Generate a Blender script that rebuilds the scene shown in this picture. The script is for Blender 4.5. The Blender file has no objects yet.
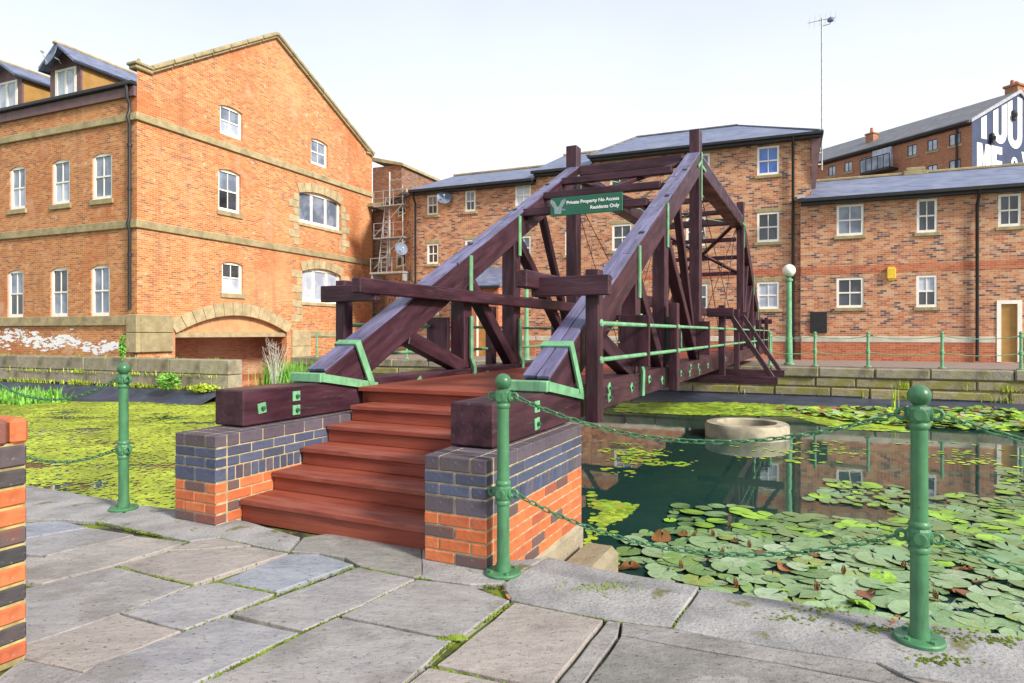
import bpy, bmesh, math, random
import numpy as np
from mathutils import Vector, Matrix
R = math.radians
random.seed(7); rng = np.random.default_rng(7)
SC = bpy.context.scene; COL = SC.collection

# ------------------------------------------------------------------ camera, sky, sun, exposure
H, F, HZ = 1.4, 645.0, 333.0
cd = bpy.data.cameras.new('camera'); cam = bpy.data.objects.new('camera', cd); COL.objects.link(cam)
cam.location = (0, 0, H); cam.rotation_euler = (R(90), 0, 0)
cd.sensor_width = 36; cd.lens = 36*F/1024; cd.shift_y = -(341.5-HZ)/1024; cd.clip_end = 3000; cd.clip_start = .05
SC.camera = cam
SUN_DIR = Vector((.70, -.62, .60)).normalized()
SUN_EL = math.asin(SUN_DIR.z); SUN_AZ = math.atan2(SUN_DIR.x, SUN_DIR.y)
W = bpy.data.worlds.new('World'); SC.world = W; W.use_nodes = True
wn, wl = W.node_tree.nodes, W.node_tree.links
bg = wn['Background']; bg.inputs[1].default_value = .081
sky = wn.new('ShaderNodeTexSky'); sky.sky_type = 'NISHITA'; sky.sun_disc = False
sky.sun_elevation = SUN_EL; sky.sun_rotation = SUN_AZ; sky.air_density = 1; sky.dust_density = 2.5
# thin bright high cloud over the blue: mixes the sky towards an even white veil, thickest low down
tc = wn.new('ShaderNodeTexCoord'); sp = wn.new('ShaderNodeSeparateXYZ'); wl.new(tc.outputs['Generated'], sp.inputs[0])
mr = wn.new('ShaderNodeMapRange'); wl.new(sp.outputs[2], mr.inputs[0])
mr.inputs[1].default_value = .06; mr.inputs[2].default_value = .55; mr.inputs[3].default_value = 1.0; mr.inputs[4].default_value = .42
nz = wn.new('ShaderNodeTexNoise'); nz.inputs['Scale'].default_value = 1.6; nz.inputs['Detail'].default_value = 5
wl.new(tc.outputs['Generated'], nz.inputs['Vector'])
mm = wn.new('ShaderNodeMath'); mm.operation = 'MULTIPLY_ADD'; wl.new(nz.outputs[0], mm.inputs[0]); mm.inputs[1].default_value = .35
ad = wn.new('ShaderNodeMath'); ad.operation = 'SUBTRACT'; wl.new(mr.outputs[0], ad.inputs[0]); ad.inputs[1].default_value = .17
wl.new(ad.outputs[0], mm.inputs[2]); mm.use_clamp = True
mx = wn.new('ShaderNodeMix'); mx.data_type = 'RGBA'; wl.new(mm.outputs[0], mx.inputs[0]); wl.new(sky.outputs[0], mx.inputs[6])
mx.inputs[7].default_value = (9.9, 10.4, 11.1, 1)
wl.new(mx.outputs[2], bg.inputs[0])
sl = bpy.data.lights.new('sun', 'SUN'); sl.energy = 3.4; sl.angle = R(10); sl.color = (1, .93, .82)
so = bpy.data.objects.new('sun', sl); COL.objects.link(so); so.rotation_euler = (-SUN_DIR).to_track_quat('-Z', 'Y').to_euler()
so.location = SUN_DIR*100
SC.view_settings.view_transform = 'Standard'; SC.view_settings.look = 'None'; SC.view_settings.gamma = 1
SC.view_settings.exposure = .68

# ------------------------------------------------------------------ survey frames
TH = math.atan2(310, 645); CT, ST = math.cos(TH), math.sin(TH)      # bridge frame: u to the right, v along the bridge
def B(u, v, z=0.): return Vector((u*CT+v*ST, -u*ST+v*CT, z))
T2 = R(22.7); C2, S2 = math.cos(T2), math.sin(T2)                   # building frame: x along the far quay, y away from the water
P2 = Vector((C2, -S2, 0)); B2 = Vector((S2, C2, 0))
E0 = Vector((10.98, 19.9, 0))
def E(x, y, z=0.): return E0 + P2*x + B2*y + Vector((0, 0, z))
ZB, ZW = .34, -.76                                                   # far bank level, water level
def G(px, py, z=0.):                                                 # surveyed point at height z
    Y = F*(H-z)/(py-HZ); return Vector(((px-512)*Y/F, Y, z))
def on_face(O, D, px, py):                                           # distance along a wall and height
    t = (px-512)/F; s = (t*O.y-O.x)/(D.x-t*D.y); Y = O.y+D.y*s
    return s, H+(HZ-py)*Y/F

# ------------------------------------------------------------------ mesh builder
class MB:
    def __init__(s, off=(0, 0, 0)): s.v = []; s.f = []; s.m = []; s.g = []; s.off = Vector(off)
    def add(s, vs, fs, m=0, g=None):
        n = len(s.v); s.g += [tuple(p) for p in (g or vs)]; s.v += [tuple(Vector(p)-s.off) for p in vs]; s.f += [tuple(i+n for i in f) for f in fs]; s.m += [m]*len(fs)
    def obox(s, c, ax, ay, az, ch=0., m=0):                          # centre, three half-axis vectors, chamfer
        c = Vector(c); A = [Vector(ax), Vector(ay), Vector(az)]; L = [a.length for a in A]; od = sorted(range(3), key=lambda i: -L[i]); U = [A[i].normalized() for i in od]; of = random.uniform(0, 50)
        gr = lambda P: [((p-c).dot(U[0])+of, (p-c).dot(U[1])+of, (p-c).dot(U[2])) for p in P]
        if ch <= 0:
            vs = [c+A[0]*i+A[1]*j+A[2]*k for i in (-1, 1) for j in (-1, 1) for k in (-1, 1)]
            s.add(vs, [(0, 1, 3, 2), (4, 6, 7, 5), (0, 4, 5, 1), (2, 3, 7, 6), (0, 2, 6, 4), (1, 5, 7, 3)], m, gr(vs)); return
        ch = min(ch, min(L)*.45); q = [1-ch/l for l in L]; vs = []; ix = {}
        for i in (-1, 1):
            for j in (-1, 1):
                for k in (-1, 1):
                    for a in range(3):
                        w = [q[0]*i, q[1]*j, q[2]*k]; w[a] = (i, j, k)[a]
                        ix[i, j, k, a] = len(vs); vs.append(c+A[0]*w[0]+A[1]*w[1]+A[2]*w[2])
        fs = []; S = (-1, 1)
        for a in range(3):
            b, d = [x for x in range(3) if x != a]
            for g in S:
                def key(x, y):
                    t = [0, 0, 0]; t[a] = g; t[b] = x; t[d] = y; return (t[0], t[1], t[2], a)
                fs.append(tuple(ix[key(x, y)] for x, y in ((-1, -1), (1, -1), (1, 1), (-1, 1))))
            for x in S:
                for y in S:
                    def k2(g, face):
                        t = [0, 0, 0]; t[a] = g; t[b] = x; t[d] = y; return (t[0], t[1], t[2], face)
                    fs.append((ix[k2(-1, b)], ix[k2(1, b)], ix[k2(1, d)], ix[k2(-1, d)]))
        for i in S:
            for j in S:
                for k in S: fs.append((ix[i, j, k, 0], ix[i, j, k, 1], ix[i, j, k, 2]))
        s.add(vs, fs, m, gr(vs))
    def box(s, x0, x1, y0, y1, z0, z1, ch=0., m=0):
        s.obox(((x0+x1)/2, (y0+y1)/2, (z0+z1)/2), ((x1-x0)/2, 0, 0), (0, (y1-y0)/2, 0), (0, 0, (z1-z0)/2), ch, m)
    def beam(s, p, q, w, h, up=(0, 0, 1), ch=.006, m=0):             # bar from p to q, w sideways, h along up
        p, q = Vector(p), Vector(q); d = (q-p); L = d.length; d = d/L; sd = d.cross(Vector(up)).normalized(); u = sd.cross(d)
        s.obox((p+q)/2, d*(L/2), sd*(w/2), u*(h/2), ch, m)
    def prism(s, pts, vec, m=0):
        n = len(pts); vec = Vector(vec); vs = [Vector(p) for p in pts]; vs += [p+vec for p in vs[:n]]
        s.add(vs, [tuple(range(n)), tuple(range(2*n-1, n-1, -1))]+[(i, (i+1) % n, n+(i+1) % n, n+i) for i in range(n)], m)
    def tube(s, pts, r, n=8, m=0, cap=True):
        pts = [Vector(p) for p in pts]; rs = r if isinstance(r, (list, tuple)) else [r]*len(pts); vs = []; fs = []
        ref = None
        for i, p in enumerate(pts):
            d = (pts[min(i+1, len(pts)-1)]-pts[max(i-1, 0)]).normalized()
            if ref is None: ref = d.orthogonal().normalized()
            a = (ref-d*ref.dot(d)).normalized(); ref = a; b = d.cross(a)
            vs += [p+(a*math.cos(t)+b*math.sin(t))*rs[i] for t in [2*math.pi*k/n for k in range(n)]]
        for i in range(len(pts)-1):
            for k in range(n): fs.append((i*n+k, i*n+(k+1) % n, (i+1)*n+(k+1) % n, (i+1)*n+k))
        if cap: fs += [tuple(range(n-1, -1, -1)), tuple(range((len(pts)-1)*n, len(pts)*n))]
        s.add(vs, fs, m)
    def lathe(s, prof, n=20, c=(0, 0, 0), m=0):                      # (r, z) pairs
        c = Vector(c); vs = []; fs = []
        for r, z in prof: vs += [c+Vector((r*math.cos(2*math.pi*k/n), r*math.sin(2*math.pi*k/n), z)) for k in range(n)]
        for i in range(len(prof)-1):
            for k in range(n): fs.append((i*n+k, i*n+(k+1) % n, (i+1)*n+(k+1) % n, (i+1)*n+k))
        s.add(vs, fs, m)
    def mesh(s, name, mats, fix=True, smooth=False):
        me = bpy.data.meshes.new(name); me.from_pydata(s.v, [], s.f)
        for mt in (mats if isinstance(mats, (list, tuple)) else [mats]): me.materials.append(mt)
        me.attributes.new('grain', 'FLOAT_VECTOR', 'POINT').data.foreach_set('vector', [x for p in s.g for x in p])
        if any(s.m): me.polygons.foreach_set('material_index', s.m)
        if fix:
            bm = bmesh.new(); bm.from_mesh(me); bmesh.ops.recalc_face_normals(bm, faces=bm.faces); bm.to_mesh(me); bm.free()
        if smooth:
            me.polygons.foreach_set('use_smooth', [True]*len(me.polygons)); me.set_sharp_from_angle(angle=R(40))
        me.update(); return me
    def build(s, name, mats, parent=None, fix=True, smooth=False, loc=None, rot=None):
        return link(name, s.mesh(name, mats, fix, smooth), parent, loc, rot)
def link(name, me, parent=None, loc=None, rot=None):
    o = bpy.data.objects.new(name, me); COL.objects.link(o); o.parent = parent
    if loc is not None: o.location = loc
    if rot is not None: o.rotation_euler = rot
    return o
def tag(o, label=None, cat=None, group=None, kind=None):
    for k, v in (('label', label), ('category', cat), ('group', group), ('kind', kind)):
        if v: o[k] = v
    return o
def thing(name, label, cat, loc=(0, 0, 0), rz=0., group=None):
    o = bpy.data.objects.new(name, None); COL.objects.link(o); o.location = loc; o.rotation_euler = (0, 0, rz); o.empty_display_size = .2
    return tag(o, label, cat, group)
def copy_tree(o, parent=None):
    c = o.copy(); COL.objects.link(c); c.parent = parent
    for ch in list(o.children): copy_tree(ch, c)
    return c

# ------------------------------------------------------------------ materials
class NT:
    def __init__(s, name):
        s.mat = bpy.data.materials.new(name); s.mat.use_nodes = True; s.t = s.mat.node_tree; s.p = s.t.nodes['Principled BSDF']
    def n(s, typ, ins=None, **kw):
        o = s.t.nodes.new('ShaderNode'+typ)
        for k, v in kw.items(): setattr(o, k, v)
        for k, v in (ins or {}).items():
            if hasattr(v, 'is_output'): s.t.links.new(v, o.inputs[k])
            else: o.inputs[k].default_value = v
        return o
    def math(s, op, a, b=0., c=None, clamp=False):
        d = {0: a, 1: b}
        if c is not None: d[2] = c
        return s.n('Math', d, operation=op, use_clamp=clamp).outputs[0]
    def co(s): return s.n('TexCoord').outputs['Object']
    def grain(s, a, b): return s.n('Mapping', {0: s.n('Attribute', attribute_name='grain').outputs['Vector'], 3: (a, b, b)}).outputs[0]
    def noise(s, scale, detail=4, vec=None, rough=.55):
        return s.n('TexNoise', {'Vector': vec if vec is not None else s.co(), 'Scale': scale, 'Detail': detail, 'Roughness': rough}).outputs[0]
    def ramp(s, fac, stops, const=False):
        r = s.n('ValToRGB', {0: fac}); e = r.color_ramp.elements
        if const: r.color_ramp.interpolation = 'CONSTANT'
        while len(e) < len(stops): e.new(.5)
        for el, (p, c) in zip(e, stops): el.position = p; el.color = (*c, 1)
        return r.outputs[0]
    def mix(s, fac, a, b, blend='MIX'):
        x = s.n('Mix', data_type='RGBA', blend_type=blend)
        for i, v in ((0, fac), (6, a), (7, b)):
            if hasattr(v, 'is_output'): s.t.links.new(v, x.inputs[i])
            else: x.inputs[i].default_value = v if i == 0 else (*v, 1)
        return x.outputs[2]
    def step(s, fac, a, b): return s.n('MapRange', {0: fac, 1: a, 2: b, 3: 0., 4: 1.}, interpolation_type='SMOOTHSTEP').outputs[0]
    def bump(s, h, strength=.3, dist=.01):
        b = s.n('Bump', {'Height': h, 'Strength': strength, 'Distance': dist}); s.t.links.new(b.outputs[0], s.p.inputs['Normal'])
    def done(s, col, rough=.6, spec=.4, metal=0.):
        for k, v in (('Base Color', col), ('Roughness', rough), ('Specular IOR Level', spec), ('Metallic', metal)):
            if hasattr(v, 'is_output'): s.t.links.new(v, s.p.inputs[k])
            elif isinstance(v, tuple): s.p.inputs[k].default_value = (*v, 1)
            else: s.p.inputs[k].default_value = v
        return s.mat
def plain(name, c, rough=.6, var=.25, scale=6, spec=.4, bump=.15, metal=0., objvar=0.):
    k = NT(name); f = k.noise(scale, 5)
    a = tuple(x*(1-var) for x in c); b = tuple(min(1, x*(1+var)) for x in c)
    col = k.mix(k.step(f, .3, .7), a, b)
    if objvar:
        rnd = k.n('ObjectInfo').outputs['Random']
        col = k.mix(1., col, k.ramp(rnd, [(0, (1-objvar,)*3), (1, (1,)*3)]), 'MULTIPLY')
    if bump: k.bump(k.noise(scale*9, 4), bump, .004)
    return k.done(col, rough, spec, metal)
def brick_mat(name, cols, mortar, bw, bh, mw, patches, bump=.4, darkv=None):
    k = NT(name); sx = k.n('SeparateXYZ', {0: k.co()}); u = k.math('ADD', sx.outputs[0], sx.outputs[1]); z = sx.outputs[2]
    vz = k.math('DIVIDE', z, bh); row = k.math('FLOOR', vz); fz = k.math('SUBTRACT', vz, row)
    uu = k.math('ADD', k.math('DIVIDE', u, bw), k.math('MULTIPLY', k.math('MODULO', k.math('ABSOLUTE', row), 2.), .5))
    colm = k.math('FLOOR', uu); fu = k.math('SUBTRACT', uu, colm)
    cv = k.n('CombineXYZ', {0: colm, 1: row}).outputs[0]
    rnd = k.n('TexWhiteNoise', {0: cv}, noise_dimensions='2D').outputs[0]
    col = k.ramp(rnd, cols, True)
    col = k.mix(.55, col, k.ramp(k.noise(14, 3), [(.3, (.55, .55, .55)), (.7, (1.0, 1.0, 1.0))]), 'MULTIPLY')
    m = k.math('MAXIMUM', k.math('LESS_THAN', fz, mw/bh), k.math('LESS_THAN', fu, mw/bw))
    k.bump(k.math('SUBTRACT', k.noise(30, 3), m), bump, .008)
    col = k.mix(m, col, mortar)
    for sc, lo, hi, c, amt, bl in patches:
        f = k.math('MULTIPLY', k.step(k.noise(sc, 5, rough=.6), lo, hi), amt); col = k.mix(f, col, c, bl)
    st = k.step(k.noise(1., 5, k.n('Mapping', {0: k.co(), 3: (1.7, 1.7, .16)}).outputs[0]), .54, .76); col = k.mix(k.math('MULTIPLY', st, .38), col, (.19, .11, .075))
    return k.done(col, .85, .25)
M = {}
M['brick_left'] = brick_mat('old_orange_brick', [(0, (.54, .215, .078)), (.3, (.61, .265, .10)), (.6, (.49, .17, .06)), (.8, (.66, .32, .135)), (.94, (.32, .15, .09))],
    (.66, .44, .28), .235, .077, .011, [(.35, .48, .66, (.45, .125, .045), .6, 'MIX'), (.7, .56, .72, (.72, .46, .30), .5, 'MIX'), (.22, .52, .7, (.70, .37, .18), .5, 'MIX'), (2.6, .60, .72, (.74, .60, .46), .5, 'MIX'), (.55, .60, .72, (.20, .11, .07), .35, 'MIX'), (6., .62, .7, (.16, .09, .06), .35, 'MIX')])
M['brick_right'] = brick_mat('mixed_brick', [(0, (.56, .235, .115)), (.28, (.63, .325, .165)), (.5, (.47, .165, .085)), (.64, (.65, .39, .235)), (.79, (.14, .095, .10)), (.91, (.34, .17, .13))],
    (.58, .47, .36), .23, .077, .011, [(.5, .5, .75, (.50, .22, .11), .35, 'MIX'), (.9, .58, .75, (.66, .50, .38), .35, 'MIX'), (.3, .6, .75, (.25, .14, .1), .3, 'MIX')])
M['brick_red'] = brick_mat('red_brick', [(0, (.52, .16, .08)), (.5, (.58, .21, .10)), (.8, (.44, .12, .06))], (.5, .36, .26), .23, .077, .009, [(.6, .5, .7, (.4, .12, .06), .3, 'MIX')])
M['brick_dark'] = brick_mat('old_dark_brick', [(0, (.28, .13, .08)), (.4, (.34, .17, .1)), (.7, (.2, .1, .07))], (.3, .24, .18), .235, .077, .011, [(.5, .5, .7, (.3, .2, .14), .5, 'MIX')])
M['brick_recess'] = brick_mat('recess_brick', [(0, (.46, .22, .13)), (.4, (.52, .26, .16)), (.7, (.36, .17, .1))], (.5, .4, .3), .235, .077, .011, [(.5, .5, .7, (.5, .36, .26), .5, 'MIX')])
M['brick_mill'] = brick_mat('mill_brick', [(0, (.42, .17, .09)), (.5, (.48, .21, .12)), (.8, (.36, .14, .08))], (.4, .3, .22), .235, .077, .01, [(.3, .5, .7, (.36, .14, .08), .4, 'MIX')])
def stone_mat(name, c, moss=.0, dark=.4):
    k = NT(name); col = k.mix(k.step(k.noise(3.1, 6), .3, .7), tuple(x*.7 for x in c), c)
    col = k.mix(k.math('MULTIPLY', k.step(k.noise(1.3, 5), .5, .75), dark), col, (.07, .06, .055))
    if moss: col = k.mix(k.math('MULTIPLY', k.step(k.noise(2.3, 6), .42, .62), moss), col, (.27, .26, .05))
    col = k.mix(.5, col, k.ramp(k.n('ObjectInfo').outputs['Random'], [(0, (.62, .62, .62)), (1, (1, 1, 1))]), 'MULTIPLY')
    col = k.mix(k.math('MULTIPLY', k.step(k.noise(18, 6, rough=.7), .55, .68), .45), col, tuple(x*.35 for x in c)); k.bump(k.noise(14, 7, rough=.65), .8, .03); return k.done(col, .9, .2)
M['stone'] = stone_mat('sandstone', (.50, .41, .24), .12, .35)
M['stone_pale'] = stone_mat('pale_sandstone', (.58, .47, .28), .0, .15)
M['stone_mossy'] = stone_mat('mossy_stone', (.42, .36, .25), .75, .45)
M['stone_low'] = stone_mat('stained_grey_stone', (.43, .37, .28), .18, .6)
M['plinth'] = plain('pale_plinth_stone', (.56, .52, .43), .85, .2, 2)
M['stone_quay'] = stone_mat('quay_stone', (.37, .33, .27), .3, .6)
M['concrete'] = plain('concrete', (.36, .32, .235), .9, .35, 3)
M['timber'] = None
def paint_wood(name, a, b, worn, rough, spec, crack=.5, wornamt=.4):
    k = NT(name); col = k.mix(k.step(k.noise(1., 6, k.grain(1.6, 9)), .32, .7), a, b)
    col = k.mix(k.math('MULTIPLY', k.step(k.noise(1., 5, k.grain(3., 34), .65), .57, .68), wornamt), col, worn)
    cr = k.step(k.noise(1., 4, k.grain(1.1, 40), .6), .63, .67)
    col = k.mix(k.math('MULTIPLY', cr, crack), col, (.006, .004, .004))
    k.bump(k.math('SUBTRACT', k.noise(1., 5, k.grain(4., 60)), cr), .45, .006)
    return k.done(col, k.ramp(k.noise(3, 4), [(.3, (rough-.1,)*3), (.7, (rough+.15,)*3)]), spec)
M['timber'] = paint_wood('dark_maroon_paint', (.028, .009, .016), (.072, .027, .040), (.13, .08, .095), .42, .32)
M['cap'] = paint_wood('weathered_paint_sky_sheen', (.09, .08, .145), (.18, .168, .31), (.045, .02, .03), .36, .5, .8, .7)  # lavender base colour imitates blue sky reflected on the weathered board tops
M['redwood'] = paint_wood('red_brown_paint', (.23, .050, .028), (.30, .075, .045), (.14, .035, .022), .6, .35, .3, .25)
k = NT('ribbed_red_tread'); s_ = k.n('SeparateXYZ', {0: k.co()}); rib = k.math('PINGPONG', s_.outputs[1], .011)
col = k.mix(k.step(k.noise(1., 6, k.grain(2.5, 14)), .38, .68), (.24, .053, .031), (.32, .10, .07)); col = k.mix(k.math('MULTIPLY', k.step(k.noise(1., 4, k.grain(4, 60)), .56, .66), .5), col, (.10, .03, .02))
k.bump(k.math('MULTIPLY', rib, 60.), .6, .006); M['tread'] = k.done(col, .55, .4)
def iron(name, c, grime=.5):
    k = NT(name); col = k.mix(k.step(k.noise(6, 5), .3, .7), tuple(x*.8 for x in c), tuple(min(1, x*1.18) for x in c))
    sz = k.n('SeparateXYZ', {0: k.co()}).outputs[2]
    st = k.noise(1., 5, k.n('Mapping', {0: k.co(), 3: (26., 26., 3.)}).outputs[0])
    col = k.mix(k.math('MULTIPLY', k.step(st, .52, .72), grime), col, tuple(x*.35 for x in c))
    col = k.mix(k.math('MULTIPLY', k.step(k.noise(75, 4), .66, .72), .7), col, (.14, .055, .025))
    k.bump(k.noise(28, 5), .3, .004); return k.done(col, k.ramp(k.noise(12, 4), [(.3, (.28,)*3), (.7, (.6,)*3)]), .45)
M['green'] = iron('green_paint', (.062, .195, .090), .6)
M['green_pale'] = iron('pale_green_paint', (.17, .39, .21), .45)
M['green_dark'] = plain('dark_green_sign_paint', (.012, .115, .066), .45, .1, 9, .5, .0)
M['white'] = plain('cream_white_paint', (.86, .83, .73), .5, .06, 5, .4, .0)
M['letter'] = plain('white_letter_paint', (.85, .85, .85), .6, .03, 5, .3, .0)
M['emblem'] = plain('grey_emblem_paint', (.24, .32, .33), .5, .2, 40, .3, .0)
M['mural'] = plain('slate_blue_wall_paint', (.062, .078, .145), .8, .15, .6, .2, .1)
M['black'] = plain('black_plastic', (.018, .018, .02), .45, .2, 5)
M['fascia'] = plain('brown_fascia', (.16, .09, .09), .6, .15, 3)
M['ochre'] = plain('ochre_boarding', (.36, .20, .055), .7, .12, 3)
M['door'] = plain('varnished_door', (.40, .19, .05), .5, .2, 3)
M['yellow'] = plain('yellow_plastic', (.75, .50, .05), .5, .1, 3, .4, 0)
M['lead'] = plain('lead_flashing', (.36, .38, .42), .5, .2, 4)
M['steel'] = plain('galvanised_steel', (.42, .42, .42), .45, .2, 8, .5, .05, .3)
M['dish'] = plain('grey_dish_paint', (.15, .19, .28), .5, .15, 5, .4, 0)
M['globe'] = plain('opal_globe', (.82, .80, .68), .3, .04, 5, .5, 0)
M['liner'] = plain('black_pond_liner', (.045, .055, .095), .42, .3, 1.5, .5, .2)
M['soil'] = None
k = NT('mossy_joint_soil'); col = k.mix(k.step(k.noise(2.2, 5), .42, .56), (.05, .045, .035), (.17, .22, .03)); k.bump(k.noise(60, 5), .6, .01)
M['soil'] = k.done(col, .95, .1)
def flag_mat(name, a, b, c):
    k = NT(name); oi = k.n('ObjectInfo').outputs['Random']
    loc = k.n('VectorMath', {0: k.co(), 1: k.n('CombineXYZ', {0: k.math('MULTIPLY', oi, 37.), 1: k.math('MULTIPLY', oi, 61.)}).outputs[0]}, operation='ADD').outputs[0]
    st = k.n('Mapping', {0: loc, 2: (0, 0, R(35)), 3: (.9, 1.9, 1.)}).outputs[0]
    col = k.mix(k.step(k.noise(2.6, 8, st, .68), .32, .68), a, b)
    col = k.mix(k.step(oi, .15, .85), col, k.mix(.5, col, c))
    col = k.mix(k.math('MULTIPLY', k.step(k.noise(1.7, 7, loc, .65), .48, .66), .65), col, tuple(x*.55 for x in c))
    col = k.mix(k.math('MULTIPLY', k.step(k.noise(24, 6, loc, .7), .54, .66), .4), col, tuple(x*.45 for x in a)); col = k.mix(k.math('MULTIPLY', k.step(k.noise(3.3, 7, loc, .7), .60, .68), .4), col, (.16, .155, .10))
    col = k.mix(k.math('MULTIPLY', k.step(k.noise(95, 3, loc), .58, .72), .5), col, tuple(x*.35 for x in a))
    col = k.mix(k.math('MULTIPLY', k.step(k.noise(5, 6, loc), .60, .74), .45), col, (.47, .45, .43))
    pit = k.step(k.noise(30, 6, st, .7), .60, .66); col = k.mix(k.math('MULTIPLY', pit, .75), col, (.07, .065, .06))
    h = k.math('SUBTRACT', k.math('ADD', k.math('MULTIPLY', k.noise(7, 6, st), 1.6), k.math('MULTIPLY', k.noise(110, 3, loc), .35)), k.math('MULTIPLY', pit, .5))
    k.bump(h, .75, .014); return k.done(col, k.ramp(k.noise(3, 4, loc), [(0, (.55,)*3), (1, (.85,)*3)]), .35)
M['flag'] = flag_mat('grey_flagstone', (.25, .25, .275), (.36, .35, .36), (.33, .305, .28))
M['flag_tan'] = flag_mat('tan_flagstone', (.28, .26, .25), (.39, .36, .335), (.345, .295, .265))
M['flag_blue'] = flag_mat('blue_flagstone', (.25, .27, .32), (.34, .36, .405), (.28, .29, .33))
M['flag_conc'] = flag_mat('concrete_flagstone', (.21, .20, .20), (.33, .31, .30), (.26, .25, .22))
k = NT('coping_stone'); 
col = k.mix(k.step(k.noise(3, 7), .3, .7), (.22, .215, .22), (.38, .37, .37)); col = k.mix(k.math('MULTIPLY', k.step(k.noise(70, 3), .52, .66), .55), col, (.12, .115, .11))
col = k.mix(k.math('MULTIPLY', k.step(k.noise(4.5, 6), .60, .68), .8), col, (.13, .13, .03)); k.bump(k.noise(40, 6), .7, .012); M['coping'] = k.done(col, .9, .25)
def slate_mat(name, c):
    k = NT(name); s = k.n('SeparateXYZ', {0: k.co()}); r = k.math('FLOOR', k.math('DIVIDE', s.outputs[2], .075))
    u = k.math('FLOOR', k.math('ADD', k.math('DIVIDE', k.math('ADD', s.outputs[0], s.outputs[1]), .27), k.math('MULTIPLY', k.math('MODULO', k.math('ABSOLUTE', r), 2.), .5)))
    w = k.n('TexWhiteNoise', {0: k.n('CombineXYZ', {0: u, 1: r}).outputs[0]}, noise_dimensions='2D').outputs[0]
    col = k.mix(w, tuple(x*.72 for x in c), tuple(x*1.2 for x in c)); fr = k.math('FRACT', k.math('DIVIDE', s.outputs[2], .075))
    col = k.mix(k.math('MULTIPLY', k.math('LESS_THAN', fr, .16), .5), col, (.04, .04, .05)); k.bump(fr, .4, .01)
    col = k.mix(k.math('MULTIPLY', k.step(k.noise(.9, 5), .5, .7), .35), col, (.30, .31, .36))
    return k.done(col, .5, .5)
M['slate'] = slate_mat('blue_grey_slate', (.165, .195, .31))
M['slate_mill'] = slate_mat('brown_grey_slate', (.15, .145, .16))
def glass_mat(name, c, c2):
    k = NT(name); col = k.mix(k.step(k.noise(1.1, 3), .38, .62), c, c2); return k.done(col, .06, .7)
M['glass'] = glass_mat('dark_window_glass', (.020, .022, .026), (.06, .065, .08))
M['glass_blue'] = glass_mat('blue_window_glass', (.05, .14, .52), (.09, .22, .62))
M['glass_pale'] = glass_mat('curtained_window_glass', (.34, .38, .48), (.52, .56, .64))
M['glass_mid'] = glass_mat('netted_window_glass', (.12, .145, .20), (.26, .30, .38))
def unit_brick(name, stops, grime=.4):
    k = NT(name); col = k.ramp(k.n('ObjectInfo').outputs['Random'], stops)
    col = k.mix(k.math('MULTIPLY', k.step(k.noise(17, 5), .45, .7), grime), col, tuple(x*.45 for x in stops[0][1]))
    col = k.mix(k.math('MULTIPLY', k.step(k.noise(55, 4), .62, .72), .3), col, (.42, .38, .34))
    k.bump(k.noise(80, 5), .45, .005); return k.done(col, .75, .3)
M['ub_red'] = unit_brick('red_pier_brick', [(0, (.50, .125, .045)), (.55, (.60, .18, .07)), (.78, (.40, .10, .05)), (.9, (.10, .075, .08)), (1, (.16, .10, .09))])
M['ub_blue'] = unit_brick('blue_engineering_brick', [(0, (.055, .07, .125)), (.5, (.09, .105, .17)), (1, (.06, .065, .10))], .3)
M['ub_plum'] = unit_brick('plum_engineering_brick', [(0, (.085, .065, .085)), (.5, (.12, .10, .13)), (1, (.10, .08, .085))], .3)
M['mortar'] = plain('lime_mortar', (.40, .33, .20), .95, .3, 12)
M['mortar_moss'] = plain('mossy_mortar', (.36, .30, .12), .95, .35, 14)
# water
k = NT('pond_water'); col = k.mix(k.step(k.noise(.35, 3), .35, .65), (.010, .045, .040), (.020, .062, .050))
k.bump(k.math('ADD', k.noise(1.6, 3), k.math('MULTIPLY', k.noise(9, 3), .15)), .07, .02); M['water'] = k.done(col, .02, .5); k.p.inputs['IOR'].default_value = 1.95
def leaf_mat(name, stops, rough=.4, sss=0.):
    k = NT(name); col = k.ramp(k.n('ObjectInfo').outputs['Random'], stops)
    sx_ = k.n('SeparateXYZ', {0: k.co()}); ang = k.math('PINGPONG', k.math('ARCTAN2', sx_.outputs[1], sx_.outputs[0]), .21); vein = k.step(ang, .035, .0)
    col = k.mix(k.math('MULTIPLY', k.step(k.noise(2.2, 5), .45, .7), .45), col, tuple(x*.45 for x in stops[0][1])); col = k.mix(k.math('MULTIPLY', k.step(k.noise(7, 4), .64, .70), .7), col, (.16, .10, .04))
    col = k.mix(k.math('MULTIPLY', vein, .35), col, tuple(min(1, x*1.5) for x in stops[1][1]))
    k.bump(k.math('ADD', k.noise(4, 3), vein), .25, .02); return k.done(col, rough, .5)
M['pad'] = leaf_mat('lily_pad_leaf', [(0, (.15, .28, .10)), (.25, (.26, .39, .20)), (.5, (.31, .45, .24)), (.7, (.37, .48, .32)), (.85, (.20, .34, .11)), (1, (.36, .42, .12))], .17)
M['pad_red'] = leaf_mat('red_lily_leaf', [(0, (.25, .09, .045)), (.5, (.30, .14, .05)), (1, (.19, .10, .04))], .4)
M['pad_bright'] = plain('bright_green_leaf', (.24, .42, .05), .5, .35, 3, .4, 0)  # fresh bright green as the leaf's own colour
M['duck'] = plain('duckweed', (.40, .50, .045), .6, .35, .9, .3, 0)
M['duck2'] = plain('olive_duckweed', (.33, .38, .06), .6, .35, .9, .3, 0)
M['reed'] = plain('bright_reed_leaf', (.18, .42, .06), .5, .4, 2.5, .4, 0)
M['moss'] = plain('yellow_green_moss', (.145, .20, .028), .9, .45, 9, .1, 0)
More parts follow.
